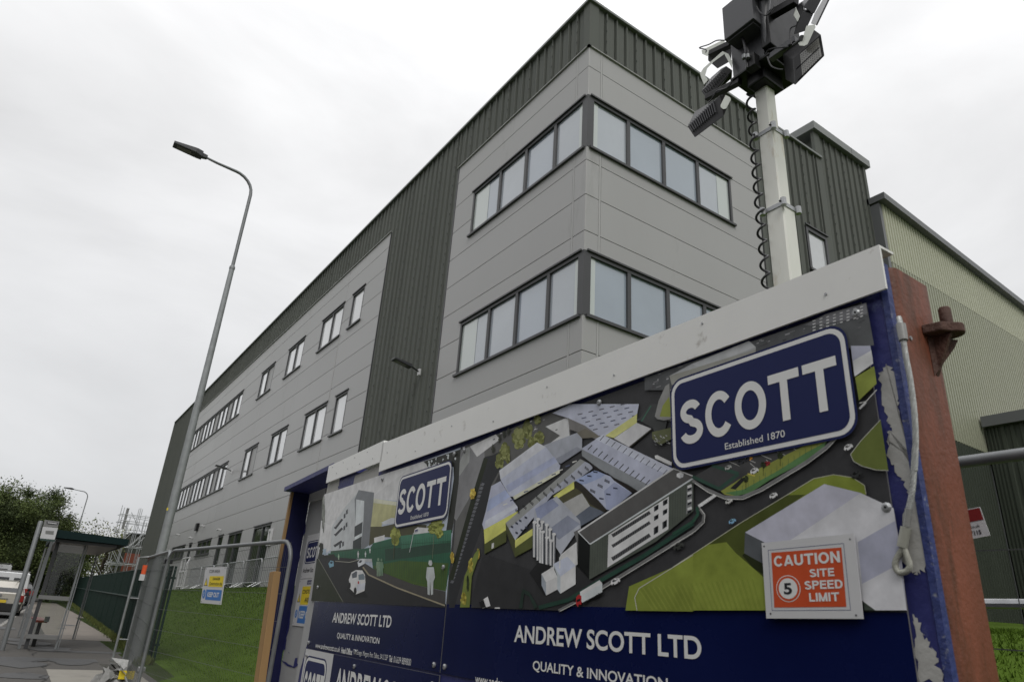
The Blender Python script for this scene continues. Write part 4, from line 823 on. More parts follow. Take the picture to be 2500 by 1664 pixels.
text_on(surfH, 'QUALITY & INNOVATION', (l_[0], zb, ry[0], zt), 'txtw', pr, BO * .8, OB + .0015)
l_ = hpx(*P4((153, 1540))); zt = hpx(*P4((170, 1526)))[1]
text_on(surfH, 'www.andrewscott.co.uk', (l_[0], zt - .036, l_[0] - .52, zt + .002), 'txtw', pr, .01, OB + .0015)
screws(pr, [(.93, .90), (.925, .345), (2.1, .905), (3.30, .905), (.93, -.2), (2.1, -.2), (3.3, -.2)])
# ---- left poster (street view)
pl = poster('site_poster', 'left poster with a street view of the new building and a white car', YS, YL, 'company posters on the hoarding')
ZNL = .094
b = MB(); hbox(b, YS + .004, YL, ZPB, ZP, .002, OB - .0005); b.build('board', 'alu', pl)
b = MB(); b.add([surfH(y, z, OB) for y, z in ((YL, ZPB), (YS + .004, ZPB), (YS + .004, ZN), (YL, ZN))], [(0, 1, 2, 3)]); b.build('navy_band', 'navy', pl)
A = Art(OB); U = A.poly
A.n = 1; A.b.add([surfH(y, z, OB) for y, z in ((YL, ZN + .0005), (YS + .004, ZN + .0005), (YS + .004, ZP), (YL, ZP))], [(0, 1, 2, 3)], 0, pc((176, 186, 204)))
U(P3, [(240, 400), (560, 290), (1090, 120), (1080, 200), (700, 440), (550, 425), (370, 480), (290, 600), (250, 760)], (200, 206, 214)); U(P3, [(300, 380), (560, 290), (800, 215), (560, 400), (300, 560), (260, 560)], (220, 224, 228)); U(P3, [(220, 560), (290, 600), (285, 740), (200, 800)], (214, 214, 208))
U(P3, [(860, 195), (1090, 120), (1080, 330), (1040, 640), (1000, 640), (1050, 300), (1048, 230), (940, 200), (880, 215)], (52, 54, 48))
for i in range(50): x = RNG.uniform(880, 1078); y = 190 - (x - 880) * .3 + RNG.uniform(0, 70); A.poly(P3, ell(x, y, 6, 9, 6), (190, 196, 200) if i % 4 == 0 else (40, 42, 36))
# main building
U(P3, [(286, 610), (370, 480), (462, 372), (455, 760), (280, 760)], (176, 180, 182)); U(P3, [(455, 372), (552, 388), (545, 480), (540, 700), (470, 750), (440, 740), (430, 430)], (120, 124, 128)); U(P3, [(440, 430), (490, 440), (485, 560), (470, 740), (430, 740)], (188, 194, 196)); U(P3, [(430, 600), (480, 570), (475, 640), (428, 665)], (70, 74, 76)); U(P3, [(420, 690), (475, 660), (470, 740), (418, 745)], (60, 66, 66))
for (x0, y0, x1, y1) in ((306, 612, 352, 552), (306, 655, 352, 608), (302, 722, 350, 690)): A.line(P3, [(x0, y0), (x1, y1)], 17, (64, 66, 70)); A.line(P3, [(x0, y0 - 10), (x1, y1 - 10)], 3, (228, 228, 228))
for x, y in ((368, 525), (382, 500), (366, 600), (380, 580), (340, 712), (358, 700)): U(P3, [(x - 6, y), (x + 5, y - 10), (x + 5, y + 18), (x - 6, y + 26)], (70, 72, 78))
U(P3, [(280, 752), (455, 735), (455, 765), (280, 770)], (60, 90, 70))
U(P3, [(550, 425), (700, 446), (695, 540), (600, 585), (600, 600), (530, 600), (540, 520)], (172, 170, 122)); U(P3, [(550, 425), (700, 446), (698, 470), (548, 452)], (192, 192, 172)); U(P3, [(530, 600), (600, 600), (690, 580), (880, 590), (880, 660), (800, 680), (700, 670), (620, 665), (520, 720)], (80, 78, 52)); U(P3, [(596, 575), (660, 545), (700, 550), (690, 580), (610, 585)], (188, 192, 196))
U(P3, [(552, 670), (618, 652), (614, 710), (590, 730), (554, 735)], (206, 206, 206)); U(P3, [(805, 618), (825, 604), (890, 610), (885, 680), (830, 690), (800, 660)], (200, 202, 204)); U(P3, [(808, 622), (828, 615), (826, 632), (808, 638)], (60, 60, 110))
# fence and grass
U(P3, [(262, 768), (440, 745), (530, 730), (545, 705), (720, 660), (1036, 622), (1030, 820), (1000, 1002), (800, 960), (545, 865), (538, 800), (440, 800), (330, 812), (290, 800)], (40, 98, 72))
U(P3, [(545, 845), (720, 812), (1018, 828), (1000, 1002), (800, 960), (560, 872)], (74, 98, 36)); U(P3, [(620, 740), (1030, 700), (1028, 760), (620, 815)], (46, 74, 60)); U(P3, [(720, 662), (1036, 624), (1034, 690), (720, 740)], (58, 118, 92))
for i in range(44): x = 548 + i * 11; A.line(P3, [(x, 730 - i * 2), (x - 3, 870 + i * 3.0)], 1.8, (30, 84, 58))
A.line(P3, [(545, 705), (720, 660), (1036, 622)], 4, (60, 128, 100)); A.line(P3, [(545, 742), (720, 712), (1030, 690)], 3, (34, 84, 60))
for i in range(16): x = 270 + i * 17; A.line(P3, [(x, 765 - i * 1.6), (x - 2, 805)], 2, (34, 80, 62))
for x, y, a, c in ((686, 655, 30, 60), (936, 590, 52, 34), (920, 620, 30, 26), (960, 640, 24, 34)): A.blob(P3, x, y, a, c, (128, 134, 44), 60, 36)
A.line(P3, [(680, 700), (676, 800)], 3, (90, 84, 60)); A.line(P3, [(928, 640), (918, 800)], 3, (110, 120, 96)); A.line(P3, [(775, 760), (800, 640), (840, 620)], 3, (190, 194, 194))
U(P3, [(200, 800), (222, 700), (232, 705), (240, 780), (300, 770), (330, 812), (260, 830)], (40, 44, 34)); U(P3, [(232, 740), (252, 738), (254, 770), (230, 775)], (150, 170, 186)); A.blob(P3, 222, 735, 14, 36, (44, 46, 26), 26, 12); A.blob(P3, 236, 520, 10, 110, (120, 124, 116), 40, 30)
# road, pavement, verge
U(P3, [(200, 800), (300, 790), (440, 800), (500, 830), (545, 860), (1000, 1080), (1000, 1104), (160, 1062)], (48, 48, 50)); U(P3, [(195, 798), (210, 808), (360, 1068), (160, 1062)], (46, 52, 36)); A.line(P3, [(205, 800), (360, 1070)], 4, (110, 110, 100))
U(P3, [(484, 850), (500, 830), (545, 862), (800, 960), (1002, 1004), (998, 1090), (700, 985), (520, 900)], (74, 72, 70)); A.line(P3, [(484, 852), (520, 900), (700, 982), (998, 1092)], 9, (150, 142, 118)); A.line(P3, [(310, 815), (400, 822), (484, 800)], 4, (150, 148, 136)); 
for i in range(5): U(P3, [(494 + 10 * i, 800), (500 + 10 * i, 800), (500 + 10 * i, 818), (493 + 10 * i, 818)], (186, 186, 184))
# vehicles and figures
U(P3, [(395, 960), (500, 1010), (520, 1040), (430, 1040), (380, 1000)], (34, 34, 36))
U(P3, [(396, 930), (412, 885), (440, 870), (480, 872), (496, 900), (500, 945), (494, 1000), (440, 1022), (402, 985)], (206, 210, 218)); U(P3, [(414, 896), (440, 878), (448, 880), (446, 915), (418, 922)], (90, 96, 104)); U(P3, [(456, 900), (488, 892), (496, 912), (494, 930), (458, 932)], (110, 124, 132)); U(P3, ell(436, 1000, 9, 22, 12), (34, 34, 36)); U(P3, ell(402, 965, 6, 18, 12), (34, 34, 36)); U(P3, ell(456, 948, 5, 10, 8), (170, 34, 30)); U(P3, [(446, 960), (498, 950), (496, 990), (444, 1000)], (186, 190, 202))
U(P3, [(450, 822), (470, 800), (494, 800), (496, 830), (456, 852)], (190, 194, 204)); U(P3, [(456, 822), (470, 808), (480, 812), (470, 826)], (60, 64, 70)); U(P3, [(268, 830), (282, 810), (300, 816), (302, 846), (276, 856)], (110, 156, 176)); U(P3, [(274, 826), (286, 816), (296, 822), (290, 832)], (40, 60, 76))
def fig(x, y, h, c):
    k = h / 100; 
    for P in ([(-4, -100), (4, -100), (6, -90), (3, -84), (-3, -84), (-6, -90)], [(-10, -80), (10, -80), (14, -50), (9, -38), (8, 0), (2, 2), (0, -38), (-2, 2), (-8, 0), (-9, -38), (-13, -50)]): U(P3, [(x + a * k, y + q * k) for a, q in P], c)
fig(906, 1022, 212, (176, 182, 182)); fig(580, 908, 112, (120, 142, 118)); fig(600, 905, 106, (104, 136, 108)); fig(454, 795, 44, (190, 190, 190)); fig(332, 806, 36, (150, 176, 150)); fig(500, 790, 36, (190, 196, 196)); fig(528, 765, 34, (190, 196, 196))
A.b.build('printed_picture', 'print', pl)
a = hpx(*P3((698, 470))); c = hpx(*P3((1034, 370))); tp = hpx(*P3((880, 240))); bt = hpx(*P3((850, 582)))
logo(surfH, (a[0], bt[1], c[0], tp[1]), pl, OB + .008)
block_text(surfH, 'SCOTT', hb(P3, (716, 368), (716, 522), (1008, 300), (1002, 468)), 'txtw', pl, .19, OB + .0105)
text_on(surfH, 'Established 1870', hb(P3, (790, 532), (790, 556), (901, 514), (901, 538)), 'txtw', pl, .004, OB + .0105)
text_on(surfH, 'ANDREW SCOTT LTD', hb(P3, (300, 1130), (292, 1192), (663, 1158), (660, 1236)), 'txtw', pl, BO, OB + .0015)
text_on(surfH, 'QUALITY & INNOVATION', hb(P3, (322, 1256), (322, 1296), (588, 1294), (585, 1342)), 'txtw', pl, BO * .8, OB + .0015)
q = hb(P3, (190, 1322), (188, 1340), (784, 1444), (782, 1472)); y0, y1 = q[0], q[2]; zc = (q[1] + q[3]) / 2; hh = .019
text_on(surfH, 'www.andrewscott.co.uk', (y0, zc - hh + .003, y0 + (y1 - y0) * .32, zc + hh), 'txtw', pl, .012, OB + .0015)
text_on(surfH, 'Head Office:', (y0 + (y1 - y0) * .335, zc - hh, y0 + (y1 - y0) * .46, zc + hh), 'txtw', pl, .03, OB + .0015)
text_on(surfH, 'The Grange, Margam, Port Talbot, SA13 2SP', (y0 + (y1 - y0) * .47, zc - hh, y0 + (y1 - y0) * .81, zc + hh), 'txtw', pl, .0, OB + .0015)
text_on(surfH, 'Tel:', (y0 + (y1 - y0) * .82, zc - hh + .004, y0 + (y1 - y0) * .85, zc + hh), 'txtw', pl, .03, OB + .0015)
text_on(surfH, '01639 889800', (y0 + (y1 - y0) * .86, zc - hh + .004, y1, zc + hh), 'txtw', pl, .0, OB + .0015)
screws(pl, [(3.42, .905), (3.42, .28), (3.42, -.2), (4.5, .905), (4.56, -.205), (5.58, -.2), (5.58, .2)])
# ---- lower board, mostly below the frame
lb = thing('site_board', 'lower board with a white logo square, below the left poster', 'poster', hpl(4.4, -.9))
b = MB(); hbox(b, YS + .004, YL + .02, -1.3, ZPB - .012, .002, OB - .0005); b.build('board', 'alu', lb)
yq = hpx(*P3((288, 1480)))[0]
b = MB(); b.add([surfH(y, z, OB) for y, z in ((yq, -1.3), (YS + .004, -1.3), (YS + .004, ZPB - .013), (yq, ZPB - .013))], [(0, 1, 2, 3)]); b.build('navy_panel', 'navy', lb)
b = MB(); b.add([surfH(y, z, OB) for y, z in ((YL + .02, -1.3), (yq + .002, -1.3), (yq + .002, ZPB - .013), (YL + .02, ZPB - .013))], [(0, 1, 2, 3)]); b.build('white_panel', 'signw', lb)
ga = hpx(*P3((112, 1500)))[0]; gb = hpx(*P3((256, 1500)))[0]; gz = hpx(*P3((190, 1412)))[1]
logo(surfH, (ga, gz - .5, gb, gz), lb, OB + .001)
block_text(surfH, 'SCOTT', (hpx(*P3((120, 1540)))[0], gz - .36, hpx(*P3((246, 1540)))[0], gz - .105), 'txtw', lb, .19, OB + .0035)
ya = hpx(*P3((312, 1560)))[0]; zt = hpx(*P3((330, 1478)))[1]
text_on(surfH, 'ANDREW SCOTT LTD', (ya, zt - .17, ya - 1.75, zt), 'txtw', lb, BO, OB + .0015)
screws(lb, [(5.58, -.29), (4.55, -.29), (3.42, -.29)])
# ---- caution sign, slightly askew
cs = thing('caution_sign', 'white edged orange caution sign giving a site speed limit of 5', 'sign', hpl(1.25, .2))
C4 = [hpx(*P6(p)) for p in ((715, 1097), (1437, 1101), (1365, 470), (678, 539))]
def surfC(u, v, off):
    a = [(C4[0][k] * (1 - u) + C4[1][k] * u) * (1 - v) + (C4[3][k] * (1 - u) + C4[2][k] * u) * v for k in (0, 1)]; return hpl(a[0], a[1], off)
o0 = OB + .013
b = MB(); b.hexa([surfC(0, 0, o0 + .003), surfC(1, 0, o0 + .003), surfC(1, 1, o0 + .003), surfC(0, 1, o0 + .003), surfC(0, 0, o0), surfC(1, 0, o0), surfC(1, 1, o0), surfC(0, 1, o0)]); b.build('board', 'signw', cs)
fo = o0 + .0035
def ring(surf, pts, w, off, m, parent, nm):
    u0, v0, u1, v1 = pts; wu, wv = w; o = [(u0, v0), (u1, v0), (u1, v1), (u0, v1)]; i = [(u0 + wu, v0 + wv), (u1 - wu, v0 + wv), (u1 - wu, v1 - wv), (u0 + wu, v1 - wv)]
    b = MB(); b.add(poly_on(surf, o + i, off), [(0, 1, 5, 4), (1, 2, 6, 5), (2, 3, 7, 6), (3, 0, 4, 7)]); b.build(nm, m, parent)
ring(surfC, (.073, .098, .895, .895), (.004, .005), fo, 'txtn', cs, 'border_line')
flat(surfC, [(.102, .138), (.857, .138), (.868, .845), (.110, .855)], fo, 'orange', cs, 'orange_field')
block_text(surfC, 'CAUTION', (.135, .665, .845, .805), 'txtw', cs, .20, fo + .0005)
block_text(surfC, 'SITE', (.52, .505, .775, .605), 'txtw', cs, .20, fo + .0005)
block_text(surfC, 'SPEED', (.455, .355, .845, .46), 'txtw', cs, .20, fo + .0005)
block_text(surfC, 'LIMIT', (.495, .205, .80, .31), 'txtw', cs, .20, fo + .0005)
def disc(u, v, a, c, dv): return [(u + a * math.cos(t * math.pi / 18), v + c * math.sin(t * math.pi / 18)) for t in range(36)]
flat(surfC, disc(.275, .375, .135, .170, 0), fo + .0003, 'txtw', cs, 'outer_ring'); flat(surfC, disc(.275, .375, .127, .160, 0), fo + .0006, 'orange', cs, 'ring_gap'); flat(surfC, disc(.275, .375, .104, .131, 0), fo + .0009, 'txtw', cs, 'disc')
text_on(surfC, '5', (.228, .30, .318, .445), 'txtk', cs, .03, fo + .0014)
for i, (u, v) in enumerate(((.03, .95), (.96, .935), (.055, .06), (.94, .04))): flat(surfC, disc(u, v, .009, .012, 0), fo + .0004, 'txtk' if i != 1 else 'galvd', cs, 'fixing_hole')

# ------------------------------------------------------------------ doorway in the hoarding, left of the posters
dw = thing('site_doorway', 'blue framed doorway with a grey door in the hoarding, left of the posters', 'doorway', (2.15, 6.4, -1.4))
DX = 2.087
def dpx(u, v, X=DX): d = ray(u, v); t = X / (d[0] - HA * d[1]); return (d[1] * t, d[2] * t)
surfD = lambda y, z, off: (DX + HA * y - off, y, z)
b = MB(); b.hexa([(DX + HA * 7.39, 7.39, -1.3), (DX + HA * 5.85, 5.85, -1.3), (DX + HA * 5.85, 5.85, 1.19), (DX + HA * 7.39, 7.39, 1.19), (DX + HA * 7.39 + .03, 7.39, -1.3), (DX + HA * 5.85 + .03, 5.85, -1.3), (DX + HA * 5.85 + .03, 5.85, 1.19), (DX + HA * 7.39 + .03, 7.39, 1.19)]); dr = b.build('door', 'greydoor', dw)
jy = 7.4; jx0 = 2.225; jx1 = 2.402
b = MB(); b.box((jx0, jy, -1.3), (jx1, jy + .05, 1.19)); b.build('jamb', 'blueshade', dw)
b = MB(); b.box((jx0 - .028, jy + .004, -1.3), (jx0 - .003, jy + .05, 1.185)); b.build('jamb_edge', 'wood', dw)
b = MB(); b.hexa([(2.135, 7.48, 1.193), (2.045, 5.83, 1.193), (2.045, 5.83, 1.236), (2.135, 7.48, 1.236), (2.44, 7.48, 1.193), (2.37, 5.83, 1.193), (2.37, 5.83, 1.236), (2.44, 7.48, 1.236)]); b.build('header', 'blue', dw)
tq = [dpx(*P3(p)) for p in ((118, 455), (250, 420), (250, 335), (122, 372))]
b = MB(); b.add([surfD(y, z, .012) for y, z in tq] + [surfD(y, z, .002) for y, z in tq], [(0, 1, 2, 3), (0, 4, 5, 1), (1, 5, 6, 2), (2, 6, 7, 3), (3, 7, 4, 0)]); b.build('door_trim', 'white', dw)
# paint remnants on the door, ragged blue edge
e1 = [dpx(*P2(p)) for p in ((1320, 200), (1345, 200), (1338, 330), (1300, 420), (1295, 540), (1262, 680), (1240, 860), (1218, 980), (1205, 1120), (1182, 1200), (1175, 1290), (1150, 1320), (1140, 1420), (1120, 1568), (1060, 1568))]
e1 = [(y, z) for y, z in e1]
flat(surfD, ragged([(e1[0][0] + .12, 1.1)] + e1[1:-1] + [(e1[-1][0] + .15, -.9)], 4, .004), .003, 'blue', dw, 'paint_remnant')
for pts in ([(1140, 1385), (1200, 1420), (1240, 1440), (1255, 1370), (1275, 1365), (1270, 1410), (1290, 1420), (1245, 1450), (1190, 1435)], [(1195, 1310), (1215, 1330), (1205, 1330)]): flat(surfD, ragged([dpx(*P2(p)) for p in pts], 3, .002), .004, 'blue', dw, 'paint_remnant')
def doorsign(nm, lab, z0, z1, ya, parts):
    t = thing(nm, lab, 'sign', surfD(ya - .3, z0, 0)); yb = ya - .60
    def sf(u, v, off): return surfD(ya - u * .60, z0 + v * (z1 - z0), off)
    b = MB(); b.hexa([sf(0, 0, .008), sf(1, 0, .008), sf(1, 1, .008), sf(0, 1, .008), sf(0, 0, .003), sf(1, 0, .003), sf(1, 1, .003), sf(0, 1, .003)]); b.build('board', 'signw', t); parts(sf, t)
    for u, v in ((.04, .95), (.04, .05)): flat(sf, disc(u, v, .012, .012, 0), .0086, 'txtk', t, 'fixing_hole')
s1 = dpx(*P3((140, 655))); s2 = dpx(*P3((98, 928))); s3 = dpx(*P3((52, 1215)))
def pa(sf, t):
    flat(sf, rrect(.07, .33, .97, .85, .10), .0085, 'navylogo', t, 'logo_plate'); flat(sf, rrect(.10, .355, .94, .825, .08), .0090, 'txtw', t, 'logo_border'); flat(sf, rrect(.12, .37, .92, .81, .07), .0095, 'navylogo', t, 'logo_field'); block_text(sf, 'SCOTT', (.15, .46, .89, .70), 'txtw', t, .19, .0102); text_on(sf, 'Andrew Scott Ltd', (.07, .13, .9, .24), 'txtk', t, .02, .0086)
doorsign('company_sign', 'white company sign with a navy logo on the grey door, partly behind the left poster', s2[1] + .005, s1[1], s1[0] + .02, pa)
def pb(sf, t):
    flat(sf, [(.45, .88), (1, .88), (1, .97), (.45, .97)], .0085, 'navylogo', t, 'logo_plate'); text_on(sf, 'construction', (.48, .9, .95, .955), 'txtw', t, 0, .009)
    flat(sf, [(.24, .45), (.98, .45), (.98, .84), (.24, .84)], .0085, 'signy', t, 'yellow_field'); text_on(sf, 'CONSTRUCTION', (.28, .68, 1.0, .77), 'txtk', t, .02, .009); text_on(sf, 'AREA', (.46, .5, .8, .6), 'txtk', t, .02, .009)
    flat(sf, [(.06, .50), (.22, .50), (.14, .70)], .0085, 'txtk', t, 'warning_triangle'); flat(sf, [(.085, .515), (.195, .515), (.14, .665)], .009, 'signy', t, 'warning_triangle')
    flat(sf, [(.24, .06), (.98, .06), (.98, .42), (.24, .42)], .0085, 'signb', t, 'blue_field'); text_on(sf, 'KEEP OUT', (.28, .16, .95, .32), 'txtw', t, .03, .009)
    flat(sf, disc(.12, .25, .07, .09, 0), .0085, 'signb', t, 'prohibition_disc'); text_on(sf, '!', (.105, .2, .135, .3), 'txtw', t, .03, .009)
doorsign('construction_sign', 'construction area keep out sign under the company sign on the grey door', s3[1], s2[1], s2[0] + .06, pb)
# new timber leaning in the gap
t = thing('timber_batten', 'pale new timber batten standing upright beside the blue doorway', 'timber', (1.95, 6.6, -1.3))
tb = ray(672, 1395); tt = tb * (6.55 / tb[1]); bb = ray(634, 1664); bt_ = bb * (6.5 / bb[1]); vv = Vector(bt_) - Vector(tt); end = Vector(tt) + vv * 2.0
b = MB(); b.beam(Vector(tt), end, .10, .065, up=(1, .1, 0)); b.build('batten', 'wood', t, bevel=.004)
# ------------------------------------------------------------------ red steel gate post with hinge
gp = thing('gate_post', 'rusty red steel gate post at the right end of the hoarding', 'post', (2.0, .95, -1.42))
z_top = 1.055
def postface(b):
    r = .028; pts = []
    for cx_, cy_, a in ((1.885 + r, .85 + r, 180), (2.105 - r, .85 + r, 270), (2.105 - r, 1.05 - r, 0), (1.885 + r, 1.05 - r, 90)):
        for i in range(5): t = math.radians(a + 22.5 * i); pts.append((cx_ + r * math.cos(t), cy_ + r * math.sin(t)))
    n = len(pts); lean = -.045
    lo = [(x + lean, y - .0, -1.5) for x, y in pts]; hi = [(x, y, z_top) for x, y in pts]
    b.add(lo + hi, [(i, (i + 1) % n, n + (i + 1) % n, n + i) for i in range(n)] + [tuple(range(n, 2 * n))])
b = MB(); postface(b); b.build('steel_section', 'redsteel', gp, smooth=True)
hx, hy, hz = 2.062, .806, .868
b = MB(); pts = [(1.995, .849), (2.005, .80)] + [(hx + .034 * math.cos(math.radians(a)), hy - .0 + .042 * math.sin(math.radians(a))) for a in range(210, 400, 15)] + [(2.10, .849)]
b.prism([(x, y, hz) for x, y in pts], (0, 0, .028)); b.build('hinge_plate', 'rust', gp, bevel=.003)
b = MB(); b.prism([(2.035, .849, hz - .002), (2.035, .79, hz - .002), (2.035, .80, hz - .02), (2.035, .849, hz - .12)], (.014, 0, 0)); b.prism([(2.02, .848, hz - .004), (2.10, .80, hz - .004), (2.09, .81, hz - .03), (2.02, .848, hz - .125)], (.004, .01, 0)); b.build('gusset', 'rust', gp)
b = MB(); b.tube([(hx, hy, hz + .026), (hx, hy, hz + .085), (hx, hy, hz + .090)], [.0165, .0165, .014], 16); b.build('hinge_pin', 'rust', gp, smooth=True)
b = MB(); b.tube([(1.915, .8498, .83), (1.915, .846, .83)], .006, 10); b.build('bolt', 'galv', gp)
# ------------------------------------------------------------------ wire rope hanging down the hoarding edge
wr = thing('wire_rope', 'steel wire rope with a looped end hanging beside the red post', 'rope', (1.83, .9, 0))
def hp3(u, v, off): y, z = hpx(u, v); return Vector(hpl(y, z, off))
rp = [hp3(*P9(p), o) for p, o in (((378, 590), .0), ((405, 640), .012), ((425, 720), .016), ((450, 850), .02), ((475, 980), .02), ((495, 1120), .02), ((508, 1250), .02), ((510, 1400), .018), ((503, 1568), .018))] + [hp3(*P10(p), .018) for p in ((495, 120), (487, 260), (480, 360), (468, 440), (455, 500), (440, 600), (430, 700), (418, 735))]
def smooth_pts(P, n=6):
    out = []
    for i in range(len(P) - 1):
        p0, p1, p2, p3 = P[max(i - 1, 0)], P[i], P[i + 1], P[min(i + 2, len(P) - 1)]
        for k in range(n):
            t = k / n; out.append(.5 * ((2 * p1) + (-p0 + p2) * t + (2 * p0 - 5 * p1 + 4 * p2 - p3) * t * t + (-p0 + 3 * p1 - 3 * p2 + p3) * t ** 3))
    return out + [P[-1]]
sp = smooth_pts(rp, 10)
def strands(sp, R, r, turns, n=6):
    b = MB(); L = len(sp)
    dense = []
    for i in range(L - 1):
        for k in range(3): dense.append(sp[i].lerp(sp[i + 1], k / 3))
    dense.append(sp[-1]); L = len(dense)
    for s in range(n):
        pts = []; a0 = None
        for i, p in enumerate(dense):
            d = (dense[min(i + 1, L - 1)] - dense[max(i - 1, 0)]).normalized(); a0 = d.cross(Vector((1, 0, 0))).normalized(); b0 = d.cross(a0); t = 2 * math.pi * (turns * i / L + s / n)
            pts.append(p + (a0 * math.cos(t) + b0 * math.sin(t)) * R)
        b.tube(pts, r, 6)
    return b
strands(sp, .0042, .0033, 26).build('rope', 'rope', wr, smooth=True)
lp = [hp3(*P10(p), .018) for p in ((425, 735), (400, 770), (378, 810), (372, 850), (392, 885), (425, 888), (455, 870), (462, 840), (450, 800), (435, 760), (425, 735))]
strands(smooth_pts(lp, 6), .0042, .0034, 9).build('rope_loop', 'ferrule', wr, smooth=True)
b = MB(); b.tube([hp3(*P10((440, 740 - 130)), .018), hp3(*P10((415, 732)), .018)], [.0125, .0125], 12); b.build('ferrule', 'ferrule', wr, smooth=True)
b = MB(); b.tube([hp3(*P10((455, 495)), .018), hp3(*P10((442, 605)), .018)], [.0085, .0085], 12); b.build('plastic_sleeve', 'plastic', wr, smooth=True)
b = MB(); b.tube([hp3(*P9((405, 640)), .012), hp3(*P9((420, 700)), .015), hp3(*P9((432, 745)), .018)], [.0125, .0125, .0115], 12); b.build('plastic_sleeve', 'plastic', wr, smooth=True)

# ------------------------------------------------------------------ temporary mesh fence panels
def heras(label, p0, p1, zt0, zt1, zb0, zb1, rc=.13, both=(True, True), mid=True, r=.021, wv=.042, wh=.26, wr_=.0017):
    p0 = Vector((*p0, 0)); p1 = Vector((*p1, 0)); L = (p1 - p0).length; d = (p1 - p0) / L; nrm = Vector((-d.y, d.x, 0))
    t = thing('mesh_fence_panel', label, 'fence', (*(p0.lerp(p1, .5)).xy, min(zb0, zb1)), 'temporary mesh fence panels')
    def at(s, h, o=0):  # s metres along, h 0..1
        k = s / L; zb = zb0 + (zb1 - zb0) * k; zt = zt0 + (zt1 - zt0) * k; q = p0 + d * s + nrm * o; return Vector((q.x, q.y, zb + (zt - zb) * h))
    H = (zt0 - zb0); pts = [at(0, -.06), at(0, 1 - rc / H)]
    for i in range(1, 6): a = math.radians(90 * i / 6); pts.append(at(rc * (1 - math.cos(a)), 1 - rc / H * (1 - math.sin(a))))
    pts.append(at(rc, 1)); pts.append(at(L - rc, 1))
    for i in range(1, 6): a = math.radians(90 * i / 6); pts.append(at(L - rc + rc * math.sin(a), 1 - rc / H * (1 - math.cos(a))))
    pts += [at(L, 1 - rc / H), at(L, -.06)]
    b = MB(); b.tube(pts, r, 10); b.build('frame_tube', 'galvd', t, smooth=True)
    b = MB(); b.tube([at(0, .06), at(L, .06)], r * .8, 8); b.build('bottom_rail', 'galvd', t, smooth=True)
    b = MB(); n = int(L / wv)
    for i in range(1, n): b.tube([at(i * L / n, .06), at(i * L / n, .995)], wr_, 3, cap=False)
    k = int(H / wh)
    for i in range(1, k + 1): b.tube([at(0, i / (k + 1), .004), at(L, i / (k + 1), .004)], .0022, 3, cap=False)
    stuff(b.build('mesh_infill', 'wire', t))
    return t, at
hA, atA = heras('galvanised mesh fence panel carrying the keep out sign, in front of the grass', (1.65, 10.5), (2.17, 6.95), .665, .655, -1.27, -1.31, rc=.2)
hB, atB = heras('galvanised mesh fence panel turning back towards the street lamp', (1.67, 10.62), (2.02, 15.0), .67, .80, -1.26, -1.17, rc=.12, wv=.055, wr_=.0016)
b = MB(); e0, e1 = atB(4.3, .0), atB(4.3, 1.0); o = Vector((-.17, .02, 0)); b.tube([e0 + o, e1 + o + Vector((0, 0, -.02)), e1 + Vector((0, 0, .0))], .022, 8)
for h in (.28, .63): q = e0.lerp(e1, h); b.tube([q + o, q], .012, 6)
b.build('end_frame', 'galvd', hB, smooth=True)
b = MB(); q = atB(0, .93); b.box(q + Vector((-.05, -.06, -.03)), q + Vector((.05, .06, .03))); b.build('coupler', 'black', hB, bevel=.006)
b = MB(); q = atB(0, .25); b.box(q + Vector((-.04, -.05, -.025)), q + Vector((.04, .05, .025))); b.build('coupler', 'galv', hB, bevel=.006)
hC, atC = heras('mesh fence panel behind the red gate post, with a red and white tag', (2.50, -1.6), (2.54, 1.9), .585, .62, -1.45, -1.4, rc=.2, r=.0205, wv=.105, wh=.31)
b = MB(); b.tube([(3.1, 1.6, .20), (3.1, -.5, .20)], .018, 8); tag(b.build('scaffold_tube', 'galv', None, smooth=True), 'pale horizontal tube behind the right mesh fence panel', 'pole')
def block(name, label, c, s, rz=0):
    t = thing(name, label, 'block', c, 'concrete feet of the mesh fence'); x, y, z = c; a, bb, h = s
    bm = MB()
    bm.box((x - a / 2, y - bb / 2, z), (x + a / 2, y + bb / 2, z + h * .48)); bm.build('lower_half', 'concrete', t, bevel=.012); bm = MB(); bm.box((x - a / 2 + .01, y - bb / 2 + .01, z + h * .5), (x + a / 2 - .01, y + bb / 2 - .01, z + h)); bm.build('upper_half', 'concrete', t, bevel=.012); t.rotation_euler = (0, 0, rz); return t
block('concrete_foot', 'nearer pair of concrete feet at the corner of the mesh fence', (1.86, 9.15, -1.30), (.62, .26, .27), .1)
block('concrete_foot', 'farther concrete foot behind the mesh fence corner', (2.03, 11.2, -1.27), (.6, .24, .2), .05)
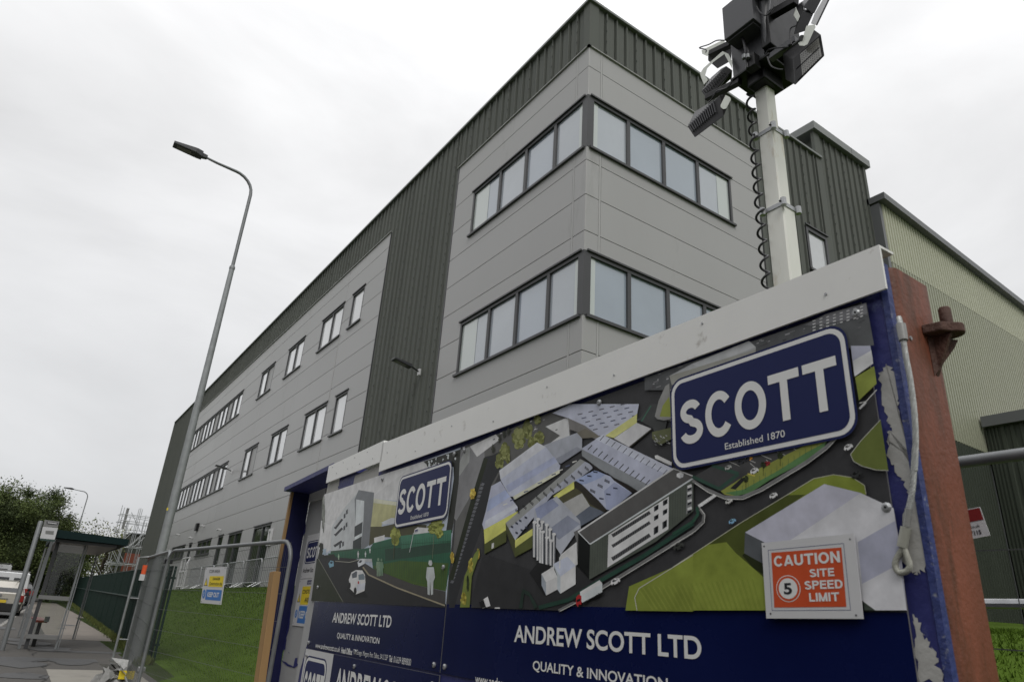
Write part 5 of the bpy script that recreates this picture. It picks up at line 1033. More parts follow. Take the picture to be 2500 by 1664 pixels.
# litter wrapped at the foot
t = thing('plastic_wrap', 'crumpled clear plastic with a yellow tag at the foot of the fence', 'litter', (1.75, 13.6, -1.2))
b = MB()
for i in range(26):
    c = Vector((1.70 + RNG.normal(0, .13), 13.4 + RNG.normal(0, .12), -1.2 + abs(RNG.normal(0, .10)))); vs = [c + Vector(RNG.normal(0, .09, 3)) for _ in range(4)]; b.add(vs, [(0, 1, 2), (0, 2, 3), (0, 3, 1)])
b.build('wrap', 'plastic', t); b = MB(); b.box((1.78, 13.25, -1.12), (2.0, 13.27, -1.0)); b.build('tag', 'signy', t)
t = thing('hazard_lamp', 'small orange hazard lamp clipped to the fence end', 'lamp', (1.98, 15, .6)); b = MB(); c = Vector((1.98, 14.9, .58)); b.tube([c + Vector((0, 0, -.09)), c + Vector((0, 0, .07))], [.045, .045], 14); b.build('lens', 'hiorange', t, smooth=True); b = MB(); b.box(c + Vector((-.05, -.04, -.2)), c + Vector((.06, .04, -.092))); b.build('battery_case', 'signw', t)
# keep out sign on panel A
ks = thing('keep_out_sign', 'white sign with yellow danger and blue keep out fields on the mesh panel', 'sign', (1.9, 8.8, -.1))
A0 = Vector((1.65, 10.5, 0)); A1 = Vector((2.17, 6.95, 0)); dA = (A1 - A0).normalized(); nA = Vector((-dA.y, dA.x, 0)); nA = nA if nA.dot(Vector((-1, -1, 0))) > 0 else -nA
def apx(u, v, off=.03):
    d = Vector(ray(u, v)); t_ = (A0 + nA * off).dot(nA) / d.dot(nA); return d * t_
K4 = [apx(*P2(p)) for p in ((473, 915), (643, 930), (688, 618), (517, 622))]
def surfK(u, v, off): return (K4[0] * (1 - u) + K4[1] * u) * (1 - v) + (K4[3] * (1 - u) + K4[2] * u) * v + nA * off
b = MB(); b.hexa([surfK(0, 0, .003), surfK(1, 0, .003), surfK(1, 1, .003), surfK(0, 1, .003), surfK(0, 0, 0), surfK(1, 0, 0), surfK(1, 1, 0), surfK(0, 1, 0)]); b.build('board', 'signw', ks)
text_on(surfK, 'CDM AREA', (.22, .84, .74, .93), 'txtk', ks, .0, .005)
flat(surfK, [(.27, .46), (.95, .46), (.95, .75), (.27, .75)], .0045, 'signy', ks, 'yellow_field'); text_on(surfK, 'DANGER', (.45, .64, .80, .71), 'txtk', ks, .02, .0055); text_on(surfK, 'Construction site', (.32, .50, .92, .59), 'txtk', ks, .01, .0055)
flat(surfK, [(.05, .48), (.22, .48), (.135, .70)], .0045, 'txtk', ks, 'warning_triangle'); flat(surfK, [(.075, .495), (.195, .495), (.135, .66)], .005, 'signy', ks, 'warning_triangle')
flat(surfK, [(.21, .10), (.95, .10), (.95, .38), (.21, .38)], .0045, 'signb', ks, 'blue_field'); text_on(surfK, 'KEEP OUT', (.30, .18, .85, .31), 'txtw', ks, .03, .0055)
flat(surfK, disc(.115, .25, .075, .125, 0), .0045, 'signb', ks, 'prohibition_disc'); text_on(surfK, '!', (.10, .19, .13, .31), 'txtw', ks, .03, .0055)
for u, v in ((.05, .96), (.95, .96), (.05, .04), (.95, .04)): flat(surfK, disc(u, v, .015, .011, 0), .0045, 'txtk', ks, 'fixing_hole')
# tag on right panel
ts = thing('fence_tag', 'small red and white hire tag tied to the right mesh panel', 'sign', (2.5, 1.0, .3))
T4 = [Vector(onX(*P10(p), 2.475)) for p in ((752, 690), (940, 655), (876, 476), (725, 505))]
def surfT(u, v, off): return (T4[0] * (1 - u) + T4[1] * u) * (1 - v) + (T4[3] * (1 - u) + T4[2] * u) * v + Vector((-off, 0, 0))
b = MB(); b.hexa([surfT(0, 0, .002), surfT(1, 0, .002), surfT(1, 1, .002), surfT(0, 1, .002), surfT(0, 0, 0), surfT(1, 0, 0), surfT(1, 1, 0), surfT(0, 1, 0)]); b.build('board', 'signw', ts)
flat(surfT, [(.02, .56), (.97, .56), (.97, .97), (.02, .97)], .003, 'red', ts, 'red_field'); text_on(surfT, '.co.uk', (.42, .34, .78, .43), 'txtk', ts, .01, .003); text_on(surfT, '7115', (.40, .10, .76, .25), 'txtk', ts, .03, .003)

# ------------------------------------------------------------------ pedestrian barriers in front of the office
def barrier(y0, y1, x, label):
    zb = zter(x, (y0 + y1) / 2) + .02
    t = thing('crowd_barrier', label, 'barrier', (x, (y0 + y1) / 2, zb), 'crowd barriers along the office wall')
    b = MB(); r = .15; H = 1.1
    pts = [(x, y0, zb + .1), (x, y0, zb + H - r)] + [(x, y0 + r * (1 - math.cos(math.radians(a))), zb + H - r + r * math.sin(math.radians(a))) for a in (22, 45, 68, 90)] + [(x, y1 - r + r * math.sin(math.radians(a)), zb + H - r + r * math.cos(math.radians(a))) for a in (0, 22, 45, 68, 90)] + [(x, y1, zb + .1)]
    b.tube(pts, .024, 8); b.tube([(x, y0, zb + .2), (x, y1, zb + .2)], .02, 8); b.build('frame_tube', 'galv', t, smooth=True)
    b = MB(); n = int((y1 - y0) / .12)
    for i in range(1, n): y = y0 + (y1 - y0) * i / n; b.tube([(x, y, zb + .2), (x, y, zb + H)], .0065, 5, cap=False)
    b.build('bars', 'galv', t)
    for y in (y0 + .25, y1 - .25): b = MB(); b.tube([(x - .32, y, zb), (x, y, zb + .2), (x + .3, y, zb)], .018, 6); b.build('foot', 'galv', t)
bl = ['crowd barrier nearest the posters, fourth from the white gate frame', 'second crowd barrier from the posters', 'crowd barrier above the right side of the keep out sign', 'crowd barrier behind the keep out sign', 'crowd barrier between the keep out sign and the white gate frame', 'farthest crowd barrier, next to the white gate frame']
for i in range(6): barrier(26.6 + i * 2.75, 26.6 + i * 2.75 + 2.6, 8.05, bl[i])
t = thing('metal_gate', 'white tubular gate frame standing on the grass near the corner of the fence', 'gate', (7.9, 44.5, .9)); b = MB(); zb = zter(7.9, 44)
for y in (43.4, 45.4): b.tube([(7.9, y, zb), (7.9, y, zb + 1.7)], .045, 8)
for h in (.15, .95, 1.7): b.tube([(7.9, 43.4, zb + h), (7.9, 45.4, zb + h)], .04, 8)
b.tube([(7.9, 44.4, zb + .15), (7.9, 44.4, zb + 1.7)], .03, 8); b.build('frame_tube', 'signw', t, smooth=True)
b = MB(); b.tube([(7.9, 43.3, zb + 1.6), (7.6, 42.3, zb + 1.3)], .04, 6); b.tube([(7.6, 42.3, zb + 1.3), (7.6, 42.3, zb)], .03, 6); b.build('brace', 'signw', t)

# ------------------------------------------------------------------ green pale fence
gf = thing('green_fence', 'long dark green pale fence between the pavement and the grass bank', 'fence', (3.2, 40, -1))
y = 18.0
while y < 78:
    b = MB(); zb = zroad(y + 1.3)
    n = 19
    for i in range(n):
        yy = y + .08 + i * .138; x = xfence(yy); b.box((x - .012, yy, zroad(yy) + .06), (x + .012, yy + .078, zroad(yy) + 1.98))
    b.build('pale_panel', 'greenfence', gf)
    for h in (.35, 1.72):
        b = MB(); b.beam((xfence(y) + .04, y, zroad(y) + h), (xfence(y + 2.7) + .04, y + 2.7, zroad(y + 2.7) + h), .04, .05); b.build('rail', 'greenfence', gf)
    b = MB(); b.beam((xfence(y) - .03, y, zroad(y) + 1.22), (xfence(y + 2.7) - .03, y + 2.7, zroad(y + 2.7) + 1.22), .025, .04); b.build('rail', 'greenrail', gf)
    b = MB(); b.beam((xfence(y), y, zroad(y) + 1.985), (xfence(y + 2.7), y + 2.7, zroad(y + 2.7) + 1.985), .04, .02); b.build('top_rail', 'greenrail', gf)
    b = MB(); b.box((xfence(y) + .014, y - .03, zroad(y) - .1), (xfence(y) + .08, y + .05, zroad(y) + 1.97)); b.build('post', 'greenfence', gf)
    y += 2.72
b = MB()
for i in range(2): x = xfence(18) + .05 + i * .075; b.box((x, 17.97, zroad(18) + .0), (x + .05, 17.99, zroad(18) + 1.98))
for h in (.3, 1.7): b.box((xfence(18) + .02, 17.992, zroad(18) + h), (xfence(18) + .2, 18.03, zroad(18) + h + .05))
b.build('return_panel', 'greenfence', gf)

# ------------------------------------------------------------------ street lamps
def street_lamp(x, y, label, ztop, head_dx=2.15, base_r=.105, sc=1.0):
    zb = zroad(y); t = thing('street_lamp', label, 'street lamp', (x, y, zb), 'street lamps along the pavement'); zc = zb + (ztop - zb) * .765
    b = MB(); b.tube([(x, y, zb - .1), (x, y, zb + 1.5), (x, y, zc)], [base_r * 1.15, base_r, .066], 16); b.build('column', 'lampcol', t, smooth=True)
    b = MB(); b.tube([(x, y, zc - .06), (x, y, zc + .0), (x, y, zc + .05)], [.075, .075, .05], 16); b.build('collar', 'galvd', t, smooth=True)
    pts = [(x, y, zc), (x, y, ztop - .62)] + [(x - .55 * (1 - math.cos(math.radians(a))), y, ztop - .62 + .55 * math.sin(math.radians(a))) for a in (15, 30, 45, 60, 75, 86)] + [(x - 1.05, y, ztop - .04), (x - head_dx + .8, y, ztop + .0)]
    b = MB(); b.tube(pts, [.046] * 2 + [.043] * 6 + [.036, .032], 12); b.build('bracket_arm', 'galvd', t, smooth=True)
    hx0 = x - head_dx + .84; hx1 = x - head_dx - .04; zt = ztop + .01
    b = MB(); b.hexa([(hx0, y - .05, zt - .05), (hx0, y + .05, zt - .05), (hx0, y + .05, zt + .05), (hx0, y - .05, zt + .05), (hx0 - .13, y - .065, zt - .07), (hx0 - .13, y + .065, zt - .07), (hx0 - .13, y + .065, zt + .06), (hx0 - .13, y - .065, zt + .06)])
    b.hexa([(hx0 - .132, y - .10, zt - .09), (hx0 - .132, y + .10, zt - .09), (hx0 - .132, y + .10, zt + .09), (hx0 - .132, y - .10, zt + .09), (hx0 - .3, y - .15, zt - .06), (hx0 - .3, y + .15, zt - .06), (hx0 - .3, y + .15, zt + .09), (hx0 - .3, y - .15, zt + .09)])
    b.hexa([(hx0 - .301, y - .15, zt - .058), (hx0 - .301, y + .15, zt - .058), (hx0 - .301, y + .15, zt + .088), (hx0 - .301, y - .15, zt + .088), (hx1, y - .13, zt - .02), (hx1, y + .13, zt - .02), (hx1, y + .13, zt + .05), (hx1, y - .13, zt + .05)])
    b.build('lamp_head', 'lampgrey', t, bevel=.01)
    b = MB(); b.add([(hx0 - .42, y - .085, zt - .055), (hx0 - .42, y + .085, zt - .055), (hx1 + .1, y + .08, zt - .031), (hx1 + .1, y - .08, zt - .031)], [(0, 1, 2, 3)]); b.build('lens', 'lamplens', t)
    return t
l1 = street_lamp(2.62, 17.9, 'tall galvanised street lamp in front of the office, its head over the pavement', 11.42)
b = MB(); b.box((2.50, 17.79, 2.0), (2.53, 17.80, 2.06)); b.build('yellow_tag', 'signy', l1)
street_lamp(3.95, 79.6, 'distant street lamp rising above the bus shelter roof', 9.75, base_r=.12)
# ------------------------------------------------------------------ bus stop pole and shelter
t = thing('bus_stop_pole', 'leaning grey bus stop pole with a white flag sign and timetable', 'bus stop', (.24, 19.6, -1.13))
b = MB(); b.tube([(.24, 19.6, -1.2), (.20, 19.6, 1.58), (.20, 19.6, 1.6)], [.052, .052, .04], 14); b.build('pole', 'galvd', t, smooth=True)
def qy(pts, y): return [onY(*zm(0, 1150, 4.48)(p), y) for p in pts]
f = qy([(490, 528), (650, 548), (632, 612), (472, 600)], 19.55); b = MB(); b.prism(f, (0, .03, 0)); fl = b.build('flag', 'alu', t)
f = qy([(510, 545), (632, 562), (628, 582), (512, 572)], 19.54); b = MB(); b.add(f, [(0, 1, 2, 3)]); b.build('route_strip', 'txtk', fl)
f = qy([(520, 553), (622, 566), (620, 576), (522, 564)], 19.537); b = MB(); b.add(f, [(0, 1, 2, 3)]); b.build('route_strip', 'signw', fl)
f = qy([(470, 602), (634, 618), (598, 745), (436, 730)], 19.55); b = MB(); b.prism(f, (0, .025, 0)); b.build('timetable', 'signw', t)
f = qy([(500, 645), (590, 652), (585, 690), (496, 680)], 19.545); b = MB(); b.add(f, [(0, 1, 2, 3)]); b.build('notice', 'alu', t)
f = qy([(436, 732), (604, 748), (598, 768), (438, 752)], 19.55); b = MB(); b.prism(f, (0, .025, 0)); b.build('green_strip', 'greenrail', t)
sh = thing('bus_shelter', 'bus shelter with a dark green roof and glazed aluminium end panel', 'bus shelter', (1.3, 22.0, -1.1))
X0, X1, Y0, Y1 = .56, 1.86, 20.2, 24.2; ZR = 1.44
b = MB(); b.hexa([(X0 - .02, Y0 - .55, ZR - .16), (2.12, Y0 - .45, ZR - .17), (2.12, Y0 - .45, ZR - .02), (X0 - .02, Y0 - .55, ZR + .02), (X0 - .02, Y1 + .3, ZR - .13), (2.12, Y1 + .3, ZR - .13), (2.12, Y1 + .3, ZR + .0), (X0 - .02, Y1 + .3, ZR + .04)]); b.build('roof', 'shelter', sh)
b = MB(); b.box((X0 + .05, Y0 - .35, ZR - .24), (1.9, Y1 + .1, ZR - .175)); b.build('roof_underside', 'frame', sh)
b = MB(); b.box((X0 - .04, Y0 - .05, -1.15), (X0 + .02, Y0 + .02, ZR - .18)); b.build('post', 'galvd', sh)
b = MB(); b.box((X0 + .08, Y0 - .0, -1.15), (X0 + .16, Y0 + .06, ZR - .18)); b.build('post', 'frame', sh)
for x, y in ((1.26, Y0), (1.86, Y1), (X0, Y1)):
    b = MB(); b.box((x - .02, y - .02, -1.12), (x + .02, y + .02, ZR - .18)); b.box((x + .04, y - .02, -1.12), (x + .06, y + .02, ZR - .18)); b.build('post', 'galvd', sh)
for z in (-.02, -.86): b = MB(); b.box((X0 + .06, Y0 - .06, z - .045), (1.24, Y0 - .005, z + .045)); b.build('glazing_bar', 'alu', sh)
b = MB(); b.box((X0 + .17, Y0 + .02, -.8), (1.23, Y0 + .028, ZR - .2)); b.build('glass_panel', 'cglass', sh)
b = MB(); b.box((.72, Y0 + .6, -.58), (.98, Y1 - .4, -.53)); b.build('seat', 'red', sh, bevel=.01)
b = MB(); b.box((.9, Y0 + .56, -.56), (1.0, Y0 + .62, -.44)); b.build('seat_end', 'alu', sh)
b = MB(); b.box((.80, Y0 + .75, -1.15), (.88, Y0 + .85, -.585)); b.build('seat_leg', 'black', sh)

# ------------------------------------------------------------------ vehicles
def car(x, y, z, paint, label, w=1.78, L=4.2, h=1.55, van=False, cat='car', group=None, name='parked_car'):
    t = thing(name, label, cat, (x, y + L / 2, z), group)
    def sec(yy, pts): return [(x + s * a, y + yy, z + b_) for a, b_ in pts for s in (1,)]
    hw = w / 2; b = MB()
    belt = .95 if not van else 1.05; top = h
    # stations along the length, half-profiles (x, z) from sill to roof
    def prof(k, zlo, zbelt, ztop, roofw): return [(hw * k * .94, zlo), (hw * k, zlo + .18), (hw * k, zbelt - .12), (hw * k * .965, zbelt), (hw * roofw, ztop - .06), (hw * roofw * .9, ztop)]
    if van: st = [(0, prof(.95, .28, belt, top - .04, .84)), (.08, prof(1, .24, belt, top, .88)), (L * .62, prof(1, .24, belt, top, .88)), (L * .72, prof(1, .24, belt, top - .06, .84)), (L * .86, prof(1, .24, belt, belt + .1, .8)), (L, prof(.9, .3, belt - .25, belt - .2, .8))]
    else: st = [(0, prof(.90, .36, belt, belt + .04, .9)), (.12, prof(.97, .26, belt + .02, belt + .1, .9)), (.42, prof(1, .24, belt, top - .07, .70)), (1.1, prof(1, .24, belt, top, .72)), (L * .52, prof(1, .24, belt - .02, top - .02, .72)), (L * .74, prof(1, .24, belt - .05, belt + .03, .86)), (L * .94, prof(.96, .26, belt - .22, belt - .14, .8)), (L, prof(.84, .34, belt - .34, belt - .28, .7))]
    n = 12; vs = []
    for yy, p in st: vs += [(x - a, y + yy, z + c) for a, c in p] + [(x + a, y + yy, z + c) for a, c in reversed(p)]
    fs = [(i * n + j, i * n + (j + 1) % n, (i + 1) * n + (j + 1) % n, (i + 1) * n + j) for i in range(len(st) - 1) for j in range(n)] + [tuple(range(n)), tuple(reversed(range((len(st) - 1) * n, len(st) * n)))]
    b.add(vs, fs); o = b.build('body', paint, t, smooth=True)
    # rear window, side windows, lights, bumper, plate
    zb = z + belt
    b = MB()
    if van:
        for s in (-1, 1): b.add([(x + s * hw * .12, y - .012, zb + .12), (x + s * hw * .72, y - .012, zb + .12), (x + s * hw * .68, y + .0, z + top - .28), (x + s * hw * .12, y + .0, z + top - .28)], [(0, 1, 2, 3)])
    else: b.add([(x - hw * .80, y + .10, zb + .10), (x + hw * .80, y + .10, zb + .10), (x + hw * .66, y + .40, z + top - .13), (x - hw * .66, y + .40, z + top - .13)], [(0, 1, 2, 3)])
    b.build('rear_window', 'carglass', t)
    for s in (-1, 1):
        b = MB(); y0, y1 = (L * .6, L * .82) if van else (.55, L * .68); b.add([(x + s * hw * .985, y + y0, zb + .03), (x + s * hw * .985, y + y1, zb + .03), (x + s * hw * .80, y + y1 - .45, z + top - .12), (x + s * hw * .80, y + y0 + .15, z + top - .12)], [(0, 1, 2, 3)]); b.build('side_window', 'carglass', t)
        b = MB(); b.box((x + s * hw * .66, y - .02, zb - .28), (x + s * hw * .97, y + .10, zb + (.0 if not van else .1))); b.build('tail_light', 'tail', t, bevel=.02)
        b = MB(); b.box((x + s * (hw + .02), y + L * .62, zb), (x + s * (hw + .18), y + L * .66, zb + .14)); b.build('mirror', 'rubber', t, bevel=.02)
        for yy in (.72, L - .82):
            b = MB(); b.tube([(x + s * (hw - .2), y + yy, z + .31), (x + s * (hw + .01), y + yy, z + .31)], .31, 20); wl = b.build('tyre', 'rubber', t, smooth=True); b = MB(); b.tube([(x + s * (hw + .008), y + yy, z + .31), (x + s * (hw + .02), y + yy, z + .31)], .19, 16); b.build('wheel_rim', 'alu', wl)
    b = MB(); b.box((x - hw * .93, y - .05, z + .27), (x + hw * .93, y + .12, z + .60)); b.build('bumper', 'rubber' if not van else 'black', t, bevel=.03)
    b = MB(); b.box((x - .26, y - .062, z + .62), (x + .26, y - .03, z + .73)); b.build('number_plate', 'plate', t)
    if not van: b = MB(); b.box((x - .33, y - .03, z + .76), (x + .3, y + .02, z + .80)); b.build('trim_bar', 'alu', t); b = MB(); b.tube([(x, y + .0, z + .9), (x, y - .02, z + .9)], .06, 12); b.build('badge', 'alu', t); b = MB(); b.box((x - hw * .6, y + .4, z + top + .002), (x - hw * .56, y + 2.0, z + top + .03)); b.box((x + hw * .56, y + .4, z + top + .002), (x + hw * .6, y + 2.0, z + top + .03)); b.build('roof_rail', 'galvd', t)
    else: b = MB(); b.box((x - hw * .85, y + .4, z + top + .06), (x + hw * .85, y + .46, z + top + .10)); b.box((x - hw * .85, y + 1.6, z + top + .06), (x + hw * .85, y + 1.66, z + top + .10)); b.box((x - hw * .8, y + .3, z + top + .0), (x - hw * .76, y + 1.8, z + top + .06)); b.box((x + hw * .76, y + .3, z + top + .0), (x + hw * .8, y + 1.8, z + top + .06)); b.build('roof_rack', 'alu', t)
    return t
CG = 'vehicles parked along the kerb'
car(-.20, 38.2, zroad(38.2) - .12, 'carw', 'pale champagne hatchback nearest the camera, seen from behind', group=CG)
car(.0, 48.5, zroad(48.5) - .12, 'carwhite', 'white van with a roof rack parked ahead of the pale hatchback', h=1.95, w=1.85, van=True, cat='van', group=CG, name='parked_van', L=5)
car(-1.08, 60, zroad(60) - .12, 'carwhite', 'tall white van at the left edge of the photo', h=2.5, w=2.0, van=True, cat='van', group=CG, name='parked_van', L=5.4)
car(.75, 68, zroad(66) - .12, 'carwhite', 'small distant white car ahead of the vans', group=CG, h=1.5)
car(.62, 59, zroad(59) - .12, 'carblk', 'distant black car just beyond the van with the roof rack', group=CG, h=1.45)

# ------------------------------------------------------------------ trees
def tree(x, y, z, H, R, label, leaf, n, seed, group, kind='tree', sparse=False, trunk_h=.3, leafsize=.28, squash=1.0):
    r = np.random.default_rng(seed); t = thing(kind, label, 'tree', (x, y, z), group)
    b = MB(); tips = []
    b.tube([(x, y, z - .2), (x + r.normal(0, .1), y, z + H * .35), (x + r.normal(0, .2), y + r.normal(0, .2), z + H * .8)], [H * .028, H * .02, H * .006], 8)
    nl = 16 if sparse else 10
    for i in range(nl):
        h = H * (trunk_h + (.62 - trunk_h * .3) * i / nl); a = r.random() * 6.28; L = R * (.9 - .5 * abs(i / nl - .35)); p0 = Vector((x, y, z + h)); p1 = p0 + Vector((math.cos(a) * L * .5, math.sin(a) * L * .5, L * .45)); p2 = p0 + Vector((math.cos(a) * L * .95, math.sin(a) * L * .95, L * .7)); b.tube([p0, p1, p2], [H * .010, H * .006, H * .002], 5); tips += [p1, p2]
        if sparse:
            for k in range(5): q = p1.lerp(p2, r.random()); e = q + Vector(r.normal(0, R * .22, 3)) + Vector((0, 0, R * .15)); b.tube([q, e], [H * .003, H * .0012], 4); tips.append(e)
    b.build('trunk', 'bark', t)
    cl = []
    nc = 44 if not sparse else 34
    for i in range(nc):
        u = r.normal(size=3); u /= np.linalg.norm(u); rr = r.random() ** .45; c = np.array([x, y, z + H * .62]) + u * np.array([R, R, H * .36 * squash]) * rr * (.85 + .3 * r.random()); cl.append((c, R * ((.12 + .15 * r.random()) if not sparse else (.16 + .20 * r.random()))))
    for p in tips: cl.append((np.array(p), R * .2))
    sets = {0: ([], []), 1: ([], [])}
    per = n // len(cl)
    for ci, (c, s) in enumerate(cl):
        key = 0 if r.random() < .65 else 1; V, F = sets[key]
        P = c + r.normal(size=(per, 3)) * s * np.array([.72, .72, .6]); A = r.normal(size=(per, 3)); A /= np.linalg.norm(A, axis=1)[:, None]; B = np.cross(A, r.normal(size=(per, 3))); B /= np.linalg.norm(B, axis=1)[:, None]; S = leafsize * (.5 + r.random((per, 1)))
        for p, a, bb in zip(P, A * S * .5, B * S * .3):
            k = len(V); V += [tuple(p - a), tuple(p + bb), tuple(p + a), tuple(p - bb)]; F.append((k, k + 1, k + 2, k + 3))
    b = MB(); b.add(sets[0][0], sets[0][1], 0); b.add(sets[1][0], sets[1][1], 1); o = b.build('crown', list(leaf), t)
    if not sparse: stuff(o)
    return t
TG = 'trees lining the far side of the road'
zt_ = zroad(90)
for i, (u, Y, H, R, lab) in enumerate(((-62, 62, 7.5, 3.2, 'dense green tree at the left edge of the photo'), (18, 66, 8.0, 2.7, 'tallest dense tree, second from the left edge'), (50, 72, 8.2, 2.2, 'dense tree behind the bus stop sign, third from the left'), (84, 78, 6.6, 1.8, 'lower dense tree beside the bus shelter roof'), (-20, 82, 9.6, 3.6, 'dark tree behind the two leftmost trees'), (48, 95, 8.8, 3.0, 'dark tree farthest back in the dense row'))):
    X = onY(u, 1430, Y)[0]; tree(X, Y, zroad(Y), H, R, lab, ('leafm', 'leafd') if i < 4 else ('leafd', 'leafk'), 38000, 30 + i, TG, leafsize=.125, trunk_h=.10, squash=1.12)
for i, (u, Y, H, R, lab) in enumerate(((146, 88, 5.0, 2.2, 'bushy green tree seen through the shelter glass'), (125, 70, 5.0, 2.4, 'low bush behind the bus shelter post'), (60, 100, 8.5, 5, 'dark thicket at the end of the road'))):
    X = onY(u, 1430, Y)[0]; tree(X, Y, zroad(Y), H, R, lab, ('leafd', 'leafm'), 14000, 50 + i, 'bushes beyond the bus shelter', kind='bushy_tree', trunk_h=.05, leafsize=.17, squash=1.25)
for i, (u, Y, H, R, lab) in enumerate(((240, 92, 7.4, 3.2, 'thinly leaved pale tree above the green fence, nearest the shelter'), (275, 104, 8.2, 3.0, 'thinly leaved tree beside the scaffolding'), (195, 112, 7.0, 3.0, 'faint bare branched tree seen through the shelter'))):
    X = onY(u, 1420, Y)[0]; tree(X, Y, zroad(Y) , H, R, lab, ('leafl', 'leafm'), 2600, 60 + i, 'thin pale trees beyond the green fence', kind='young_tree', sparse=True, leafsize=.22, trunk_h=.2)
X = onY(230, 1420, 98)[0]
b = MB(); r = np.random.default_rng(5); V = []; F = []
for i in range(9000):
    p = np.array([X + r.uniform(-9, 9), 98 + r.normal(0, 1.5), zroad(98) + abs(r.normal(0, 1.3))]); a = r.normal(size=3) * .2; c = r.normal(size=3) * .14; k = len(V); V += [tuple(p - a), tuple(p + c), tuple(p + a)]; F.append((k, k + 1, k + 2))
b.add(V, F); tag(stuff(b.build('hedge', 'leafm')), 'low green hedge beyond the end of the green fence', 'hedge')

r = np.random.default_rng(9); V = []; F = []
for i in range(26000):
    y = r.uniform(-60, 52); h = 9.5 + 1.6 * math.sin(y * .31) + 1.1 * math.sin(y * .83 + 1); p = np.array([-15.5 - abs(r.normal(0, 2.2)), y, -1.4 + h * r.random() ** .8]); a = r.normal(size=3) * .34; c = r.normal(size=3) * .26; k = len(V); V += [tuple(p - a), tuple(p + c), tuple(p + a), tuple(p - c)]; F.append((k, k + 1, k + 2, k + 3))
b = MB(); b.add(V, F); tag(stuff(b.build('added_woodland', 'leafd')), 'unseen belt of trees added across the road to darken low reflections', 'added_woodland')  # unseen trees, added to darken reflections and low sky light on the hoarding

# ------------------------------------------------------------------ scaffolded building at the end of the street
sb = thing('scaffolded_building', 'dark clad building with an orange lower wall, wrapped in scaffolding', 'building', (11.5, 92, 0))
b = MB(); b.box((9.5, 88, 2.4), (16, 100, 6.9)); b.build('upper_wall', 'blddark', sb)
b = MB(); b.box((9.4, 87.9, -.3), (16, 100, 2.398)); b.box((9.38, 87.86, 3.0), (11.2, 87.99, 4.9)); b.build('lower_wall', 'bldorange', sb)
for z in (.5, 1.2, 1.9): b = MB(); b.box((9.36, 87.84, z), (12, 87.89, z + .06)); b.build('cladding_seam', 'blddark', sb)
b = MB(); b.box((9.3, 87.8, 6.91), (16, 100, 7.05)); b.build('roof_edge', 'verge', sb)
sc_ = thing('scaffolding', 'tube scaffolding standing around the dark and orange building', 'scaffolding', (9.5, 86, 0))
rs = random.Random(4)
for y in (84.6, 86.0, 87.2):
    for x in (7.9, 8.7, 9.5, 10.3, 11.1): b = MB(); b.tube([(x + rs.uniform(-.1, .1), y, -.3), (x + rs.uniform(-.1, .1), y, 8.3 + rs.uniform(-1.0, 1.6))], .035, 6); b.build('upright', 'galv', sc_)
for z in (1.6, 3.6, 5.4, 7.0, 7.9, 8.5):
    for y in (84.5, 86.1, 87.1): b = MB(); b.tube([(7.6, y, z + rs.uniform(-.15, .15)), (11.4, y, z + rs.uniform(-.1, .1))], .035, 6); b.build('ledger', 'galv', sc_)
for i in range(12): z = rs.choice((1.6, 3.6, 5.4, 7.0)); x = rs.uniform(7.8, 10.2); b = MB(); b.tube([(x, 84.4, z), (x + rs.choice((-1.3, 1.3)), 84.4, z + 1.8)], .03, 6); b.build('brace', 'galv', sc_)
for z in (3.7, 5.5): b = MB(); b.box((7.8, 84.6, z), (11.3, 85.8, z + .06)); b.build('boards', 'galvd', sc_)
b = MB(); b.box((8.05, 84.5, 7.1), (8.3, 84.7, 9.2)); b.build('sheeting', 'alu', sc_)

# ------------------------------------------------------------------ mobile lighting tower behind the hoarding
lt = thing('lighting_tower', 'telescopic white steel mast with a cluster of black floodlights behind the hoarding', 'lighting tower', (5.4, 3.45, .2))
mx0, my0 = 5.30, 3.40
def sect(hw, z0, z1):
    b = MB(); c = .014; x, y = mx0 + hw, 3.515 - hw; my0 = y
    pts = [(x - hw + c, y - hw), (x + hw - c, y - hw), (x + hw, y - hw + c), (x + hw, y + hw - c), (x + hw - c, y + hw), (x - hw + c, y + hw), (x - hw, y + hw - c), (x - hw, y - hw + c)]
    b.add([(a, q, z0) for a, q in pts] + [(a, q, z1) for a, q in pts], [(i, (i + 1) % 8, 8 + (i + 1) % 8, 8 + i) for i in range(8)] + [tuple(range(8, 16))]); b.build('mast_section', 'mastw', lt)
sect(.100, -.4, 4.08); sect(.089, 4.06, 5.03); sect(.077, 5.01, 6.1)
for z, hw in ((4.06, .100), (5.02, .089)):
    b = MB(); x = mx0 + hw; my0 = 3.515 - hw; o = hw + .010
    b.box((x - o, my0 - o, z - .015), (x + o, my0 + o, z + .03)); 
    for sx, sy in ((-1, -1), (-1, 1), (1, -1), (1, 1)):
        c = Vector((x + sx * (o + .012), my0 + sy * (o + .012), z)); b.tube([c + Vector((0, 0, -.035)), c + Vector((0, 0, .045))], .03, 8)
    b.build('collar', 'galv', lt)
    b = MB()
    for sx, sy in ((-1, -1), (-1, 1), (1, -1)):
        c = Vector((x + sx * (o + .044), my0 + sy * (o + .0), z)); b.tube([c, c + Vector((sx * .012, 0, 0))], .012, 6)
    b.build('bolts', 'black', lt)
